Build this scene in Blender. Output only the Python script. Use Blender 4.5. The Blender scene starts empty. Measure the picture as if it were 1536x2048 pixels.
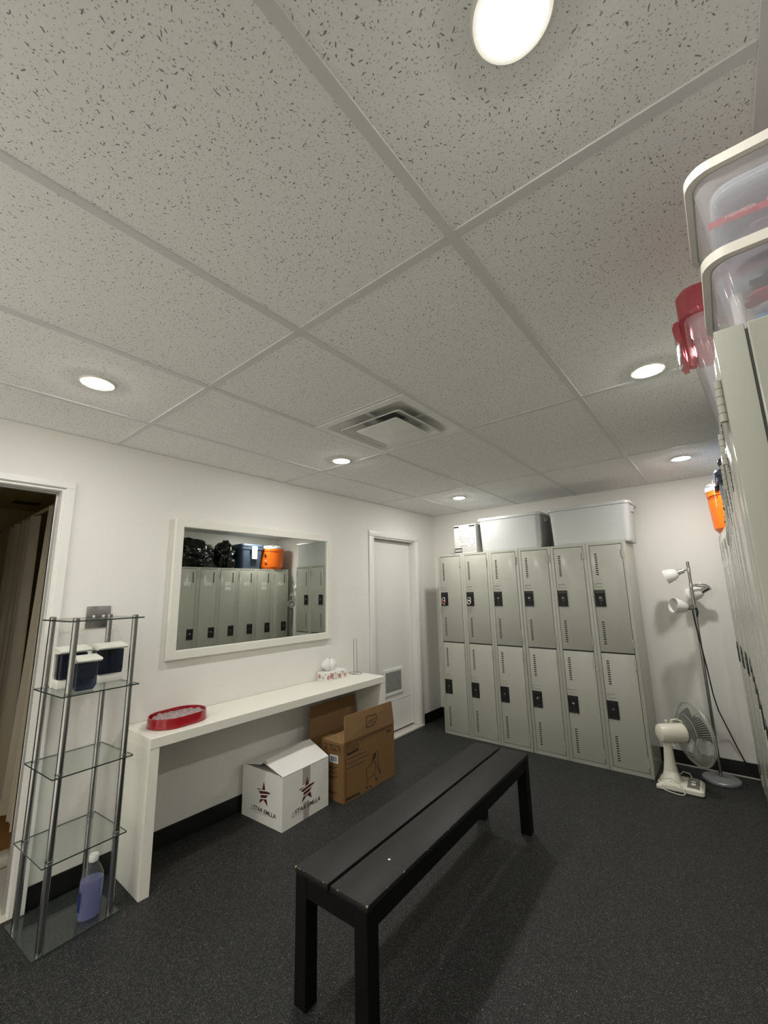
import bpy, bmesh, math, random
from mathutils import Vector, Matrix, noise
random.seed(7)
S = bpy.context.scene
COL = S.collection
R = math.radians
PI = math.pi
V = Vector

# ------------------------------------------------------------------ camera, world, exposure
cd = bpy.data.cameras.new('camera')
cam = bpy.data.objects.new('camera', cd)
COL.objects.link(cam)
cam.location = (2.7325, 0.0, 1.4322)
cam.rotation_mode = 'XYZ'
cam.rotation_euler = (1.7592, 0.0214, 0.6839)
cd.sensor_fit = 'HORIZONTAL'
cd.sensor_width = 36.0
cd.lens = 827.34 * 36.0 / 1536.0
cd.clip_start = 0.01
S.camera = cam
w = bpy.data.worlds.new('world')
S.world = w
w.use_nodes = True
w.node_tree.nodes['Background'].inputs[0].default_value = (0.55, 0.52, 0.46, 1)
w.node_tree.nodes['Background'].inputs[1].default_value = 0.0
S.view_settings.view_transform = 'Standard'
S.view_settings.look = 'None'
S.view_settings.gamma = 1.0
S.view_settings.use_curve_mapping = False
S.view_settings.exposure = 0.0
LAMP = 285.0                       # strength of the downlight lenses
LAMP_COL = (1.0, 0.977, 0.935)

H = 2.329                         # ceiling height
YB = 4.354                        # back wall
YN = -3.8                         # wall behind the camera
XR = 3.2                          # right wall

# ------------------------------------------------------------------ materials
def nt_new(name):
    m = bpy.data.materials.new(name)
    m.use_nodes = True
    return m, m.node_tree, m.node_tree.nodes['Principled BSDF']

def mat(name, col, rough=0.5, metal=0.0, spec=0.5, bump=0.0, bscale=200.0, var=0.0, vscale=6.0, coat=0.0, sub=0.0):
    m, nt, b = nt_new(name)
    b.inputs['Base Color'].default_value = (*col, 1)
    b.inputs['Roughness'].default_value = rough
    b.inputs['Metallic'].default_value = metal
    b.inputs['Specular IOR Level'].default_value = spec
    b.inputs['Coat Weight'].default_value = coat
    tc = nt.nodes.new('ShaderNodeTexCoord')
    if bump:
        n = nt.nodes.new('ShaderNodeTexNoise'); n.inputs['Scale'].default_value = bscale; n.inputs['Detail'].default_value = 3
        nt.links.new(tc.outputs['Object'], n.inputs['Vector'])
        bp = nt.nodes.new('ShaderNodeBump'); bp.inputs['Strength'].default_value = bump; bp.inputs['Distance'].default_value = 0.002
        nt.links.new(n.outputs['Fac'], bp.inputs['Height']); nt.links.new(bp.outputs[0], b.inputs['Normal'])
    if var:
        n = nt.nodes.new('ShaderNodeTexNoise'); n.inputs['Scale'].default_value = vscale; n.inputs['Detail'].default_value = 4
        nt.links.new(tc.outputs['Object'], n.inputs['Vector'])
        mx = nt.nodes.new('ShaderNodeMix'); mx.data_type = 'RGBA'
        mx.inputs['A'].default_value = (*[c * (1 - var) for c in col], 1)
        mx.inputs['B'].default_value = (*[min(1, c * (1 + var)) for c in col], 1)
        nt.links.new(n.outputs['Fac'], mx.inputs['Factor']); nt.links.new(mx.outputs['Result'], b.inputs['Base Color'])
    return m

def mat_emit(name, col, s):
    m = bpy.data.materials.new(name); m.use_nodes = True
    nt = m.node_tree; nt.nodes.clear()
    o = nt.nodes.new('ShaderNodeOutputMaterial'); e = nt.nodes.new('ShaderNodeEmission')
    e.inputs[0].default_value = (*col, 1); e.inputs[1].default_value = s
    nt.links.new(e.outputs[0], o.inputs[0])
    return m

def mat_clear(name, tint, body=(0.8, 0.8, 0.8), haze=0.12, rough=0.06, ior=1.45, spec_scale=1.0):
    """thin clear plastic or glass sheet: see-through, fresnel gloss, a little milky body"""
    m = bpy.data.materials.new(name); m.use_nodes = True
    nt = m.node_tree; nt.nodes.clear()
    o = nt.nodes.new('ShaderNodeOutputMaterial')
    t = nt.nodes.new('ShaderNodeBsdfTransparent'); t.inputs[0].default_value = (*tint, 1)
    d = nt.nodes.new('ShaderNodeBsdfDiffuse'); d.inputs[0].default_value = (*body, 1)
    tl = nt.nodes.new('ShaderNodeBsdfTranslucent'); tl.inputs[0].default_value = (*body, 1)
    md = nt.nodes.new('ShaderNodeMixShader'); md.inputs[0].default_value = 0.5
    nt.links.new(d.outputs[0], md.inputs[1]); nt.links.new(tl.outputs[0], md.inputs[2])
    m1 = nt.nodes.new('ShaderNodeMixShader'); m1.inputs[0].default_value = haze
    nt.links.new(t.outputs[0], m1.inputs[1]); nt.links.new(md.outputs[0], m1.inputs[2])
    g = nt.nodes.new('ShaderNodeBsdfGlossy'); g.inputs['Roughness'].default_value = rough
    f = nt.nodes.new('ShaderNodeFresnel')
    ge = nt.nodes.new('ShaderNodeNewGeometry'); mi = nt.nodes.new('ShaderNodeMix')      # same gloss from both sides of the sheet
    nt.links.new(ge.outputs['Backfacing'], mi.inputs['Factor']); mi.inputs['A'].default_value = ior; mi.inputs['B'].default_value = 1 / ior
    nt.links.new(mi.outputs['Result'], f.inputs[0])
    m2 = nt.nodes.new('ShaderNodeMixShader')
    nt.links.new(f.outputs[0], m2.inputs[0]); nt.links.new(m1.outputs[0], m2.inputs[1]); nt.links.new(g.outputs[0], m2.inputs[2])
    nt.links.new(m2.outputs[0], o.inputs[0])
    return m

def N(nt, typ, **kw):
    n = nt.nodes.new(typ)
    for k, v in kw.items():
        setattr(n, k, v)
    return n

def mth(nt, op, a, b=None, c=None):
    n = nt.nodes.new('ShaderNodeMath'); n.operation = op
    for i, x in enumerate((a, b, c)):
        if x is None: continue
        if hasattr(x, 'links') or hasattr(x, 'is_linked'): nt.links.new(x, n.inputs[i])
        else: n.inputs[i].default_value = x
    return n.outputs[0]

def flecks(nt, vec, scale, ha, hb, prob, seed):
    """random short dashes: one per voronoi cell, turned at random; returns a 0..1 mask"""
    mp = N(nt, 'ShaderNodeVectorMath', operation='ADD'); nt.links.new(vec, mp.inputs[0]); mp.inputs[1].default_value = (seed, seed * 1.7, 0)
    vo = N(nt, 'ShaderNodeTexVoronoi', voronoi_dimensions='2D', feature='F1'); vo.inputs['Scale'].default_value = scale
    nt.links.new(mp.outputs[0], vo.inputs['Vector'])
    d = N(nt, 'ShaderNodeVectorMath', operation='SUBTRACT'); nt.links.new(mp.outputs[0], d.inputs[0]); nt.links.new(vo.outputs['Position'], d.inputs[1])
    sc = N(nt, 'ShaderNodeSeparateColor'); nt.links.new(vo.outputs['Color'], sc.inputs[0])
    ro = N(nt, 'ShaderNodeVectorRotate', rotation_type='Z_AXIS'); nt.links.new(d.outputs[0], ro.inputs['Vector'])
    nt.links.new(mth(nt, 'MULTIPLY', sc.outputs[0], 6.283), ro.inputs['Angle'])
    sx = N(nt, 'ShaderNodeSeparateXYZ'); nt.links.new(ro.outputs[0], sx.inputs[0])
    szr = mth(nt, 'MULTIPLY_ADD', sc.outputs[1], 0.9, 0.35)
    a = mth(nt, 'DIVIDE', sx.outputs[0], mth(nt, 'MULTIPLY', szr, ha))
    b = mth(nt, 'DIVIDE', sx.outputs[1], hb)
    r2 = mth(nt, 'ADD', mth(nt, 'MULTIPLY', a, a), mth(nt, 'MULTIPLY', b, b))
    inside = mth(nt, 'LESS_THAN', r2, 1.0)
    on = mth(nt, 'LESS_THAN', sc.outputs[2], prob)
    return mth(nt, 'MULTIPLY', inside, on)

def mat_ceiling():
    m, nt, b = nt_new('fissured_ceiling_tile')
    tc = N(nt, 'ShaderNodeTexCoord')
    v = tc.outputs['Object']
    wn = N(nt, 'ShaderNodeTexNoise'); wn.inputs['Scale'].default_value = 160; nt.links.new(v, wn.inputs['Vector'])
    wd = N(nt, 'ShaderNodeVectorMath', operation='MULTIPLY_ADD'); nt.links.new(wn.outputs['Color'], wd.inputs[0]); wd.inputs[1].default_value = (0.004, 0.004, 0); nt.links.new(v, wd.inputs[2])
    vec = wd.outputs[0]
    f1 = flecks(nt, vec, 46, 0.0044, 0.0013, 0.34, 3.1)
    f2 = flecks(nt, vec, 125, 0.0018, 0.00095, 0.60, 11.3)
    f3 = flecks(nt, vec, 64, 0.0028, 0.0012, 0.28, 5.9)
    mask = mth(nt, 'MAXIMUM', f1, mth(nt, 'MAXIMUM', mth(nt, 'MULTIPLY', f2, 0.62), f3))
    gn = N(nt, 'ShaderNodeTexNoise'); gn.inputs['Scale'].default_value = 260; gn.inputs['Detail'].default_value = 3; nt.links.new(v, gn.inputs['Vector'])
    base = N(nt, 'ShaderNodeMix', data_type='RGBA'); nt.links.new(gn.outputs['Fac'], base.inputs['Factor'])
    base.inputs['A'].default_value = (0.82, 0.825, 0.80, 1); base.inputs['B'].default_value = (0.95, 0.955, 0.93, 1)
    mx = N(nt, 'ShaderNodeMix', data_type='RGBA'); nt.links.new(mask, mx.inputs['Factor'])
    nt.links.new(base.outputs['Result'], mx.inputs['A']); mx.inputs['B'].default_value = (0.29, 0.29, 0.27, 1)  # mask paints the shade of pits and fissures into the colour
    nt.links.new(mx.outputs['Result'], b.inputs['Base Color'])
    b.inputs['Roughness'].default_value = 0.95; b.inputs['Specular IOR Level'].default_value = 0.1
    hgt = mth(nt, 'SUBTRACT', mth(nt, 'MULTIPLY', gn.outputs['Fac'], 0.3), mask)
    bp = N(nt, 'ShaderNodeBump'); bp.inputs['Strength'].default_value = 0.35; bp.inputs['Distance'].default_value = 0.002
    nt.links.new(hgt, bp.inputs['Height']); nt.links.new(bp.outputs[0], b.inputs['Normal'])
    return m

def mat_floor():
    m, nt, b = nt_new('flecked_black_rubber')
    tc = N(nt, 'ShaderNodeTexCoord'); v = tc.outputs['Object']
    f1 = flecks(nt, v, 230, 0.0026, 0.0011, 0.24, 2.3)
    f2 = flecks(nt, v, 330, 0.0017, 0.0009, 0.32, 8.7)
    f3 = flecks(nt, v, 45, 0.0030, 0.0018, 0.05, 4.4)
    n = N(nt, 'ShaderNodeTexNoise'); n.inputs['Scale'].default_value = 5; n.inputs['Detail'].default_value = 5; nt.links.new(v, n.inputs['Vector'])
    base = N(nt, 'ShaderNodeMix', data_type='RGBA'); nt.links.new(n.outputs['Fac'], base.inputs['Factor'])
    base.inputs['A'].default_value = (0.0085, 0.0092, 0.0092, 1); base.inputs['B'].default_value = (0.016, 0.017, 0.0165, 1)
    mask = mth(nt, 'MAXIMUM', mth(nt, 'MULTIPLY', f1, 0.55), mth(nt, 'MAXIMUM', mth(nt, 'MULTIPLY', f2, 0.32), f3))
    mx = N(nt, 'ShaderNodeMix', data_type='RGBA'); nt.links.new(mask, mx.inputs['Factor']); nt.links.new(base.outputs['Result'], mx.inputs['A'])
    mx.inputs['B'].default_value = (0.19, 0.19, 0.175, 1)
    nt.links.new(mx.outputs['Result'], b.inputs['Base Color'])
    b.inputs['Roughness'].default_value = 0.55; b.inputs['Specular IOR Level'].default_value = 0.3
    gn = N(nt, 'ShaderNodeTexNoise'); gn.inputs['Scale'].default_value = 420; nt.links.new(v, gn.inputs['Vector'])
    bp = N(nt, 'ShaderNodeBump'); bp.inputs['Strength'].default_value = 0.5; bp.inputs['Distance'].default_value = 0.0015
    nt.links.new(gn.outputs['Fac'], bp.inputs['Height']); nt.links.new(bp.outputs[0], b.inputs['Normal'])
    return m

M_CEIL = mat_ceiling()
M_FLOOR = mat_floor()
M_WALL = mat('wall_paint', (0.80, 0.785, 0.735), 0.6, spec=0.3, bump=0.12, bscale=320)
M_TEE = mat('ceiling_tee_paint', (0.70, 0.70, 0.685), 0.5, spec=0.3)
M_TRIM = mat('white_trim_paint', (0.79, 0.785, 0.74), 0.4)
M_BASE = mat('black_vinyl_base', (0.006, 0.006, 0.006), 0.45)
M_STONE = mat('pale_stone_sill', (0.66, 0.62, 0.55), 0.35, var=0.15, vscale=14)
M_LOCK = mat('grey_green_locker_paint', (0.435, 0.438, 0.378), 0.20, spec=0.22, bump=0.02, bscale=120, var=0.05, vscale=9)
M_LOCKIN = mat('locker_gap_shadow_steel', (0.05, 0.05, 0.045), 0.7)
M_BLACK = mat('black_plastic', (0.010, 0.010, 0.011), 0.35)
M_RECESS_SHADE = mat('recess_shade_black', (0.004, 0.004, 0.004), 0.7)
M_CHROME = mat('chrome', (0.72, 0.72, 0.71), 0.14, 1.0)
M_STEEL = mat('brushed_steel', (0.50, 0.50, 0.49), 0.32, 1.0)
M_POST = mat('satin_chrome_post', (0.40, 0.405, 0.41), 0.22, 1.0)
M_MIRROR = mat('mirror_silver', (0.69, 0.715, 0.67), 0.015, 1.0)
M_WLAC = mat('white_lacquer', (0.78, 0.775, 0.70), 0.35)
M_CONS = mat('cream_white_laminate', (0.82, 0.81, 0.72), 0.35)
M_CONS_LEG = M_CONS
M_VENT = mat('dusty_white_metal', (0.85, 0.85, 0.81), 0.5, var=0.12, vscale=7)
M_VENTDARK = mat('duct_dark', (0.16, 0.16, 0.16), 0.7)
M_BENCH = mat('black_brown_stain', (0.010, 0.010, 0.009), 0.50, spec=0.33, bump=0.1, bscale=90)
M_BENCHLEG = mat('black_bench_leg', (0.004, 0.004, 0.004), 0.55, spec=0.15)
M_WEAR = mat('worn_bare_edge', (0.32, 0.28, 0.22), 0.7)
M_LENS = mat_emit('lamp_lens', LAMP_COL, LAMP)
M_LENS_MID = mat_emit('lamp_lens_mid_row', LAMP_COL, LAMP * 1.15)
M_LENS_DIM = mat_emit('lamp_lens_dim', LAMP_COL, LAMP * 0.65)
M_LENS_SOFT = mat_emit('lamp_lens_soft', LAMP_COL, LAMP * 0.85)
M_LENS_FAR = mat_emit('lamp_lens_far_row', LAMP_COL, LAMP * 1.45)
M_GLASS = mat_clear('shelf_glass', (0.955, 0.975, 0.965), (0.6, 0.65, 0.62), 0.03, 0.03, 1.4)
M_GEDGE = mat('glass_edge', (0.035, 0.05, 0.045), 0.15)
M_TUB = mat_clear('clear_tub_plastic', (0.93, 0.93, 0.95), (0.94, 0.94, 0.98), 0.34, 0.08, 1.4)
M_TUBRIM = mat('ivory_tub_rim', (0.74, 0.71, 0.63), 0.35)
M_REDCLEAR = mat_clear('translucent_red_plastic', (0.88, 0.42, 0.46), (0.50, 0.12, 0.14), 0.42, 0.12, 1.4)
M_BIN = mat('white_bin_plastic', (0.53, 0.54, 0.53), 0.32, spec=0.5, bump=0.03, bscale=60)
M_CARD = mat('brown_cardboard', (0.215, 0.122, 0.050), 0.75, spec=0.2, var=0.10, vscale=8)
M_CARDIN = mat('brown_cardboard_inside', (0.29, 0.172, 0.080), 0.8, spec=0.2, var=0.10, vscale=8)
M_CARDINK = mat('brown_box_ink', (0.045, 0.024, 0.010), 0.8)
M_WCARD = mat('white_cardboard', (0.82, 0.815, 0.76), 0.6, spec=0.3, var=0.04, vscale=9)
M_TAPE = mat('grey_clear_tape', (0.42, 0.40, 0.35), 0.3)
M_MAROON = mat('maroon_ink', (0.085, 0.010, 0.014), 0.6)
M_PINKINK = mat('pale_pink_ink', (0.52, 0.40, 0.38), 0.6)
M_INK = mat('dark_ink', (0.045, 0.035, 0.028), 0.6)
M_GREYINK = mat('faint_grey_ink', (0.40, 0.40, 0.37), 0.6)
M_PAPER = mat('white_paper', (0.80, 0.80, 0.77), 0.7)
M_RED = mat('glossy_red_enamel', (0.30, 0.004, 0.012), 0.18, coat=0.4)
M_FOIL = mat_clear('crumpled_clear_wrap', (0.92, 0.94, 0.93), (0.86, 0.88, 0.86), 0.60, 0.08, 1.5)
M_CREAM = mat('cream_fan_plastic', (0.72, 0.71, 0.60), 0.3)
M_CREAM2 = mat('aged_fan_motor_plastic', (0.74, 0.72, 0.60), 0.32)
M_WIRE = mat('pale_grille_wire', (0.46, 0.47, 0.43), 0.35, 0.3)
M_BLADE = mat_clear('grey_fan_blade', (0.50, 0.52, 0.50), (0.32, 0.33, 0.31), 0.55, 0.2, 1.4)
M_FANPANEL = mat('grey_fan_panel', (0.16, 0.16, 0.13), 0.4)
M_LAMPGREY = mat('silver_grey_lamp_paint', (0.30, 0.31, 0.32), 0.4, 0.4)
M_SHADE = mat('frosted_white_glass', (0.80, 0.80, 0.76), 0.25)
M_ORANGE = mat('orange_cooler_plastic', (0.86, 0.155, 0.006), 0.35)
M_COOLW = mat('white_cooler_lid', (0.74, 0.74, 0.78), 0.35)
M_BAG = mat('black_bag_plastic', (0.003, 0.003, 0.003), 0.13, spec=0.5, bump=1.0, bscale=22)
M_TOTE = mat('slate_blue_plastic', (0.062, 0.088, 0.132), 0.38)
M_COPPER = mat('copper_red_padlock', (0.38, 0.15, 0.12), 0.3, 0.5)
M_SILVER = mat('bright_silver', (0.78, 0.78, 0.76), 0.22, 0.9)
M_CLEARB = mat_clear('clear_bottle_plastic', (0.93, 0.94, 0.97), (0.7, 0.7, 0.8), 0.06, 0.04, 1.45)
M_LIQ = mat_clear('lavender_liquid', (0.72, 0.73, 0.94), (0.46, 0.47, 0.80), 0.40, 0.05, 1.33)
M_NAVYLAB = mat('navy_label', (0.018, 0.03, 0.12), 0.4)
M_CAPW = mat('white_cap', (0.80, 0.80, 0.74), 0.35)
M_SMOKE = mat_clear('smoked_navy_plastic', (0.20, 0.23, 0.32), (0.035, 0.045, 0.085), 0.45, 0.06, 1.5)
M_SMOKE2 = mat_clear('light_smoked_blue_plastic', (0.42, 0.46, 0.58), (0.10, 0.12, 0.18), 0.35, 0.06, 1.5)
M_CURT = mat('dim_shower_curtain', (0.48, 0.42, 0.32), 0.7)  # off-white cloth; the dark room's dim tone is put into the colour
M_SHFLOOR = mat('orange_brown_floor', (0.36, 0.175, 0.05), 0.5, var=0.25, vscale=5)
M_SHWALL = mat('dim_olive_shower_room', (0.42, 0.36, 0.17), 0.8)  # off-white paint; dim warm light is put into the colour
M_BOUNCE = mat('pale_bounce_floor', (0.80, 0.79, 0.75), 0.5, var=0.05, vscale=9)
M_SHTILE = mat('pale_threshold_tile', (0.58, 0.55, 0.46), 0.5, var=0.1, vscale=9)
M_CORDB = mat('black_cord', (0.010, 0.010, 0.010), 0.5)
M_CORDW = mat('cream_cord', (0.62, 0.60, 0.47), 0.4)
M_CL_RED = mat('red_cloth', (0.42, 0.015, 0.03), 0.8)
M_CL_BLUE = mat('light_blue_cloth', (0.10, 0.34, 0.55), 0.8)
M_CL_NAVY = mat('dark_teal_cloth', (0.03, 0.06, 0.09), 0.8)
M_CL_WHITE = mat('white_cloth', (0.68, 0.66, 0.62), 0.8)
M_CL_MAUVE = mat('mauve_cloth', (0.22, 0.15, 0.20), 0.8)
M_CL_PINKTEXT = mat('pale_pink_print', (0.72, 0.42, 0.44), 0.7)
M_CL_GREEN = mat('green_cloth', (0.16, 0.33, 0.27), 0.8)

# ------------------------------------------------------------------ mesh builder
ROOTM = {}

class MB:
    """collects shapes given in world (or self.M-local) coordinates; build() links them as ONE mesh object"""
    def __init__(self, M=None):
        self.bm = bmesh.new(); self.M = M or Matrix.Identity(4)
    def _add(self, bm2, mi=0):
        for f in bm2.faces: f.material_index = mi; f.smooth = True
        me = bpy.data.meshes.new('tmp'); bm2.transform(self.M); bm2.to_mesh(me); bm2.free()
        self.bm.from_mesh(me); bpy.data.meshes.remove(me)
        return self
    def box(self, a, b, bev=0.0, seg=2, mi=0, T=None):
        bm = bmesh.new(); bmesh.ops.create_cube(bm, size=1)
        a, b = V(a), V(b); c = (a + b) / 2; s = b - a
        for v in bm.verts: v.co = V((v.co.x * s.x, v.co.y * s.y, v.co.z * s.z)) + c
        if bev: bmesh.ops.bevel(bm, geom=bm.edges[:], offset=bev, segments=seg, affect='EDGES', profile=0.5)
        if T: bm.transform(T)
        return self._add(bm, mi)
    def cyl(self, p0, p1, r0, r1=None, n=24, mi=0, cap=True):
        p0, p1 = V(p0), V(p1); r1 = r0 if r1 is None else r1
        bm = bmesh.new(); d = p1 - p0
        bmesh.ops.create_cone(bm, cap_ends=cap, cap_tris=False, segments=n, radius1=r0, radius2=r1, depth=d.length)
        bm.transform(Matrix.Translation((p0 + p1) / 2) @ d.to_track_quat('Z', 'Y').to_matrix().to_4x4())
        return self._add(bm, mi)
    def lathe(self, prof, T=None, n=32, mi=0, sx=1.0, sy=1.0):
        bm = bmesh.new(); rings = []
        for r, z in prof:
            if r < 1e-6: rings.append([bm.verts.new((0, 0, z))])
            else: rings.append([bm.verts.new((r * sx * math.cos(2 * PI * i / n), r * sy * math.sin(2 * PI * i / n), z)) for i in range(n)])
        for A, B in zip(rings, rings[1:]):
            for i in range(n):
                j = (i + 1) % n
                if len(A) == 1 and len(B) == 1: continue
                if len(A) == 1: bm.faces.new((A[0], B[j], B[i]))
                elif len(B) == 1: bm.faces.new((A[i], A[j], B[0]))
                else: bm.faces.new((A[i], A[j], B[j], B[i]))
        bmesh.ops.recalc_face_normals(bm, faces=bm.faces[:])
        if T: bm.transform(T)
        return self._add(bm, mi)
    def loft(self, loops, mi=0, cap0=True, cap1=True, closed=True):
        bm = bmesh.new()
        L = [[bm.verts.new(p) for p in lp] for lp in loops]
        n = len(L[0])
        for A, B in zip(L, L[1:]):
            for i in range(n if closed else n - 1):
                j = (i + 1) % n
                bm.faces.new((A[i], A[j], B[j], B[i]))
        if cap0: bm.faces.new(L[0][::-1])
        if cap1: bm.faces.new(L[-1])
        bmesh.ops.recalc_face_normals(bm, faces=bm.faces[:])
        return self._add(bm, mi)
    def tube(self, pts, r, n=8, mi=0, closed=False, cap=True):
        pts = [V(p) for p in pts]; m = len(pts)
        bm = bmesh.new(); rings = []; up = V((0, 0, 1))
        for i, p in enumerate(pts):
            if closed: t = pts[(i + 1) % m] - pts[i - 1]
            else: t = pts[min(i + 1, m - 1)] - pts[max(i - 1, 0)]
            t.normalize()
            if i == 0:
                u = t.orthogonal().normalized()
            else:
                u = (u - t * u.dot(t))
                u = u.normalized() if u.length > 1e-6 else t.orthogonal().normalized()
            v = t.cross(u)
            rings.append([bm.verts.new(p + u * (r * math.cos(2 * PI * k / n)) + v * (r * math.sin(2 * PI * k / n))) for k in range(n)])
        for i in range(m if closed else m - 1):
            A, B = rings[i], rings[(i + 1) % m]
            for k in range(n):
                j = (k + 1) % n
                bm.faces.new((A[k], A[j], B[j], B[k]))
        if cap and not closed:
            bm.faces.new(rings[0][::-1]); bm.faces.new(rings[-1])
        bmesh.ops.recalc_face_normals(bm, faces=bm.faces[:])
        return self._add(bm, mi)
    def prism(self, pts, F, depth, mi=0):
        """polygon (u,v) in frame F=(origin,u,v,n) pushed out along n by depth"""
        o, u, v, n = [V(q) for q in F]
        bm = bmesh.new()
        A = [bm.verts.new(o + u * a + v * b) for a, b in pts]
        B = [bm.verts.new(o + u * a + v * b + n * depth) for a, b in pts]
        k = len(pts)
        bm.faces.new(A[::-1]); bm.faces.new(B)
        for i in range(k):
            j = (i + 1) % k
            bm.faces.new((A[i], A[j], B[j], B[i]))
        bmesh.ops.recalc_face_normals(bm, faces=bm.faces[:])
        return self._add(bm, mi)
    def grid(self, fn, nu, nv, mi=0, thick=0.0):
        bm = bmesh.new()
        P = [[bm.verts.new(fn(i / nu, j / nv)) for j in range(nv + 1)] for i in range(nu + 1)]
        for i in range(nu):
            for j in range(nv):
                bm.faces.new((P[i][j], P[i + 1][j], P[i + 1][j + 1], P[i][j + 1]))
        bmesh.ops.recalc_face_normals(bm, faces=bm.faces[:])
        if thick: bmesh.ops.solidify(bm, geom=bm.faces[:], thickness=thick)
        return self._add(bm, mi)
    def blob(self, c, s, amp=0.15, freq=3.0, sub=4, seed=0.0, zmin=None, ridged=True, mi=0):
        bm = bmesh.new(); bmesh.ops.create_icosphere(bm, subdivisions=sub, radius=1)
        c = V(c)
        for v in bm.verts:
            d = v.co.normalized()
            q = d * freq + V((seed, seed * 2.1, -seed))
            a = noise.noise(q); b_ = noise.noise(q * 2.3); e = noise.noise(q * 4.9)
            h = (abs(a) * 1.1 + abs(b_) * 0.6 + abs(e) * 0.25 - 0.55) if ridged else (a + 0.5 * b_)
            k = 1 + amp * h
            p = V((d.x * s[0] * k, d.y * s[1] * k, d.z * s[2] * k)) + c
            if zmin is not None and p.z < zmin: p.z = zmin + (p.z - zmin) * 0.02
            v.co = p
        return self._add(bm, mi)
    def build(self, name, mats, parent=None, loc=(0, 0, 0), sharp=35):
        bmesh.ops.remove_doubles(self.bm, verts=self.bm.verts[:], dist=1e-6)
        me = bpy.data.meshes.new(name)
        root = parent
        while root is not None and root not in ROOTM: root = root.parent
        if root is not None: self.bm.transform(ROOTM[root].inverted())
        else: self.bm.transform(Matrix.Translation(-V(loc)))
        self.bm.to_mesh(me); self.bm.free()
        for m in (mats if isinstance(mats, (list, tuple)) else [mats]): me.materials.append(m)
        me.set_sharp_from_angle(angle=R(sharp))
        o = bpy.data.objects.new(name, me); COL.objects.link(o)
        if parent is not None: o.parent = parent
        else: o.location = loc
        return o

def tag(o, label=None, cat=None, group=None, kind=None):
    if label: o['label'] = label
    if cat: o['category'] = cat
    if group: o['group'] = group
    if kind: o['kind'] = kind
    return o

def thing(name, label, cat, loc=(0, 0, 0), rz=0.0, group=None):
    o = bpy.data.objects.new(name, None); COL.objects.link(o)
    o.empty_display_size = 0.05
    o.location = loc; o.rotation_euler = (0, 0, rz)
    ROOTM[o] = Matrix.Translation(V(loc)) @ Matrix.Rotation(rz, 4, 'Z')
    return tag(o, label, cat, group)

def TR(loc, rz=0.0):
    return Matrix.Translation(V(loc)) @ Matrix.Rotation(rz, 4, 'Z')

def copy_tree(o, parent=None):
    c = o.copy(); COL.objects.link(c)
    if parent is not None: c.parent = parent
    for ch in list(o.children): copy_tree(ch, c)
    return c

def move(o, loc, rz=0.0):
    o.location = loc; o.rotation_euler = (0, 0, rz)
    ROOTM[o] = TR(loc, rz)

def struct(name, mb, m, loc=(0, 0, 0), parent=None):
    o = mb.build(name, m, parent, loc)
    if parent is None: o['kind'] = 'structure'
    return o

def rr(w, d, r, z, c=(0, 0), n=6):
    """rounded rectangle loop, full size w x d, corner r, at height z"""
    out = []
    for qx, qy, a0 in ((1, 1, 0), (-1, 1, 90), (-1, -1, 180), (1, -1, 270)):
        for k in range(n + 1):
            a = R(a0 + 90 * k / n)
            out.append(V((c[0] + qx * (w / 2 - r) + r * math.cos(a), c[1] + qy * (d / 2 - r) + r * math.sin(a), z)))
    return out

def frame(o, u, n):
    """face frame: origin, in-plane u, up z, outward n"""
    return (V(o), V(u).normalized(), V((0, 0, 1)), V(n).normalized())

def lettering(text, size, F, m, parent, name='printed_lettering', align='CENTER', extr=0.0004, sx=1.0, shear=0.0):
    cu = bpy.data.curves.new('txt', 'FONT'); cu.body = text; cu.size = size; cu.align_x = align; cu.align_y = 'CENTER'; cu.shear = shear
    cu.extrude = extr; cu.resolution_u = 2; cu.offset = size * 0.018
    ob = bpy.data.objects.new('txt', cu); COL.objects.link(ob)
    me = bpy.data.meshes.new_from_object(ob.evaluated_get(bpy.context.evaluated_depsgraph_get()))
    bpy.data.objects.remove(ob); bpy.data.curves.remove(cu)
    o, u, v, n = F
    T = Matrix(((u.x * sx, v.x, n.x, o.x), (u.y * sx, v.y, n.y, o.y), (u.z * sx, v.z, n.z, o.z), (0, 0, 0, 1)))
    root = parent
    while root is not None and root not in ROOTM: root = root.parent
    me.transform((ROOTM[root].inverted() if root else Matrix.Identity(4)) @ T)
    me.materials.clear(); me.materials.append(m)
    ob = bpy.data.objects.new(name, me); COL.objects.link(ob); ob.parent = parent
    return ob

# ------------------------------------------------------------------ room shell
b = MB(); b.box((0, -0.30, -0.06), (XR, YB, 0)); struct('floor', b, M_FLOOR)
b = MB(); b.box((0, YN, -0.06), (XR, -0.30, 0)); struct('floor_bounce', b, M_BOUNCE)      # unseen pale floor, added to bounce light up to the ceiling
b = MB()
for y0, y1, z0, z1 in ((YN, -0.30, 0, H + 0.16), (-0.30, 0.615, 2.02, H + 0.16), (0.615, 3.19, 0, H + 0.16), (3.19, 3.927, 1.985, H + 0.16), (3.927, YB + 0.12, 0, H + 0.16)):
    b.box((-0.12, y0, z0), (0, y1, z1))
struct('wall_left', b, M_WALL)
b = MB(); b.box((0, YB, -0.06), (XR + 0.1, YB + 0.12, H + 0.16)); struct('wall_back', b, M_WALL)
b = MB(); b.box((XR, YN, -0.06), (XR + 0.1, YB, H + 0.16)); struct('wall_right', b, M_WALL)
b = MB(); b.box((-0.12, YN - 0.12, -0.06), (XR + 0.1, YN, H + 0.16)); struct('wall_front', b, M_WALL)

b = MB(); b.box((2.12, -0.64, 0), (XR, -0.52, H + 0.003)); struct('wall_light_blocker', b, M_WALL)      # unseen wall added to keep the fill light off the near locker end
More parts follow.
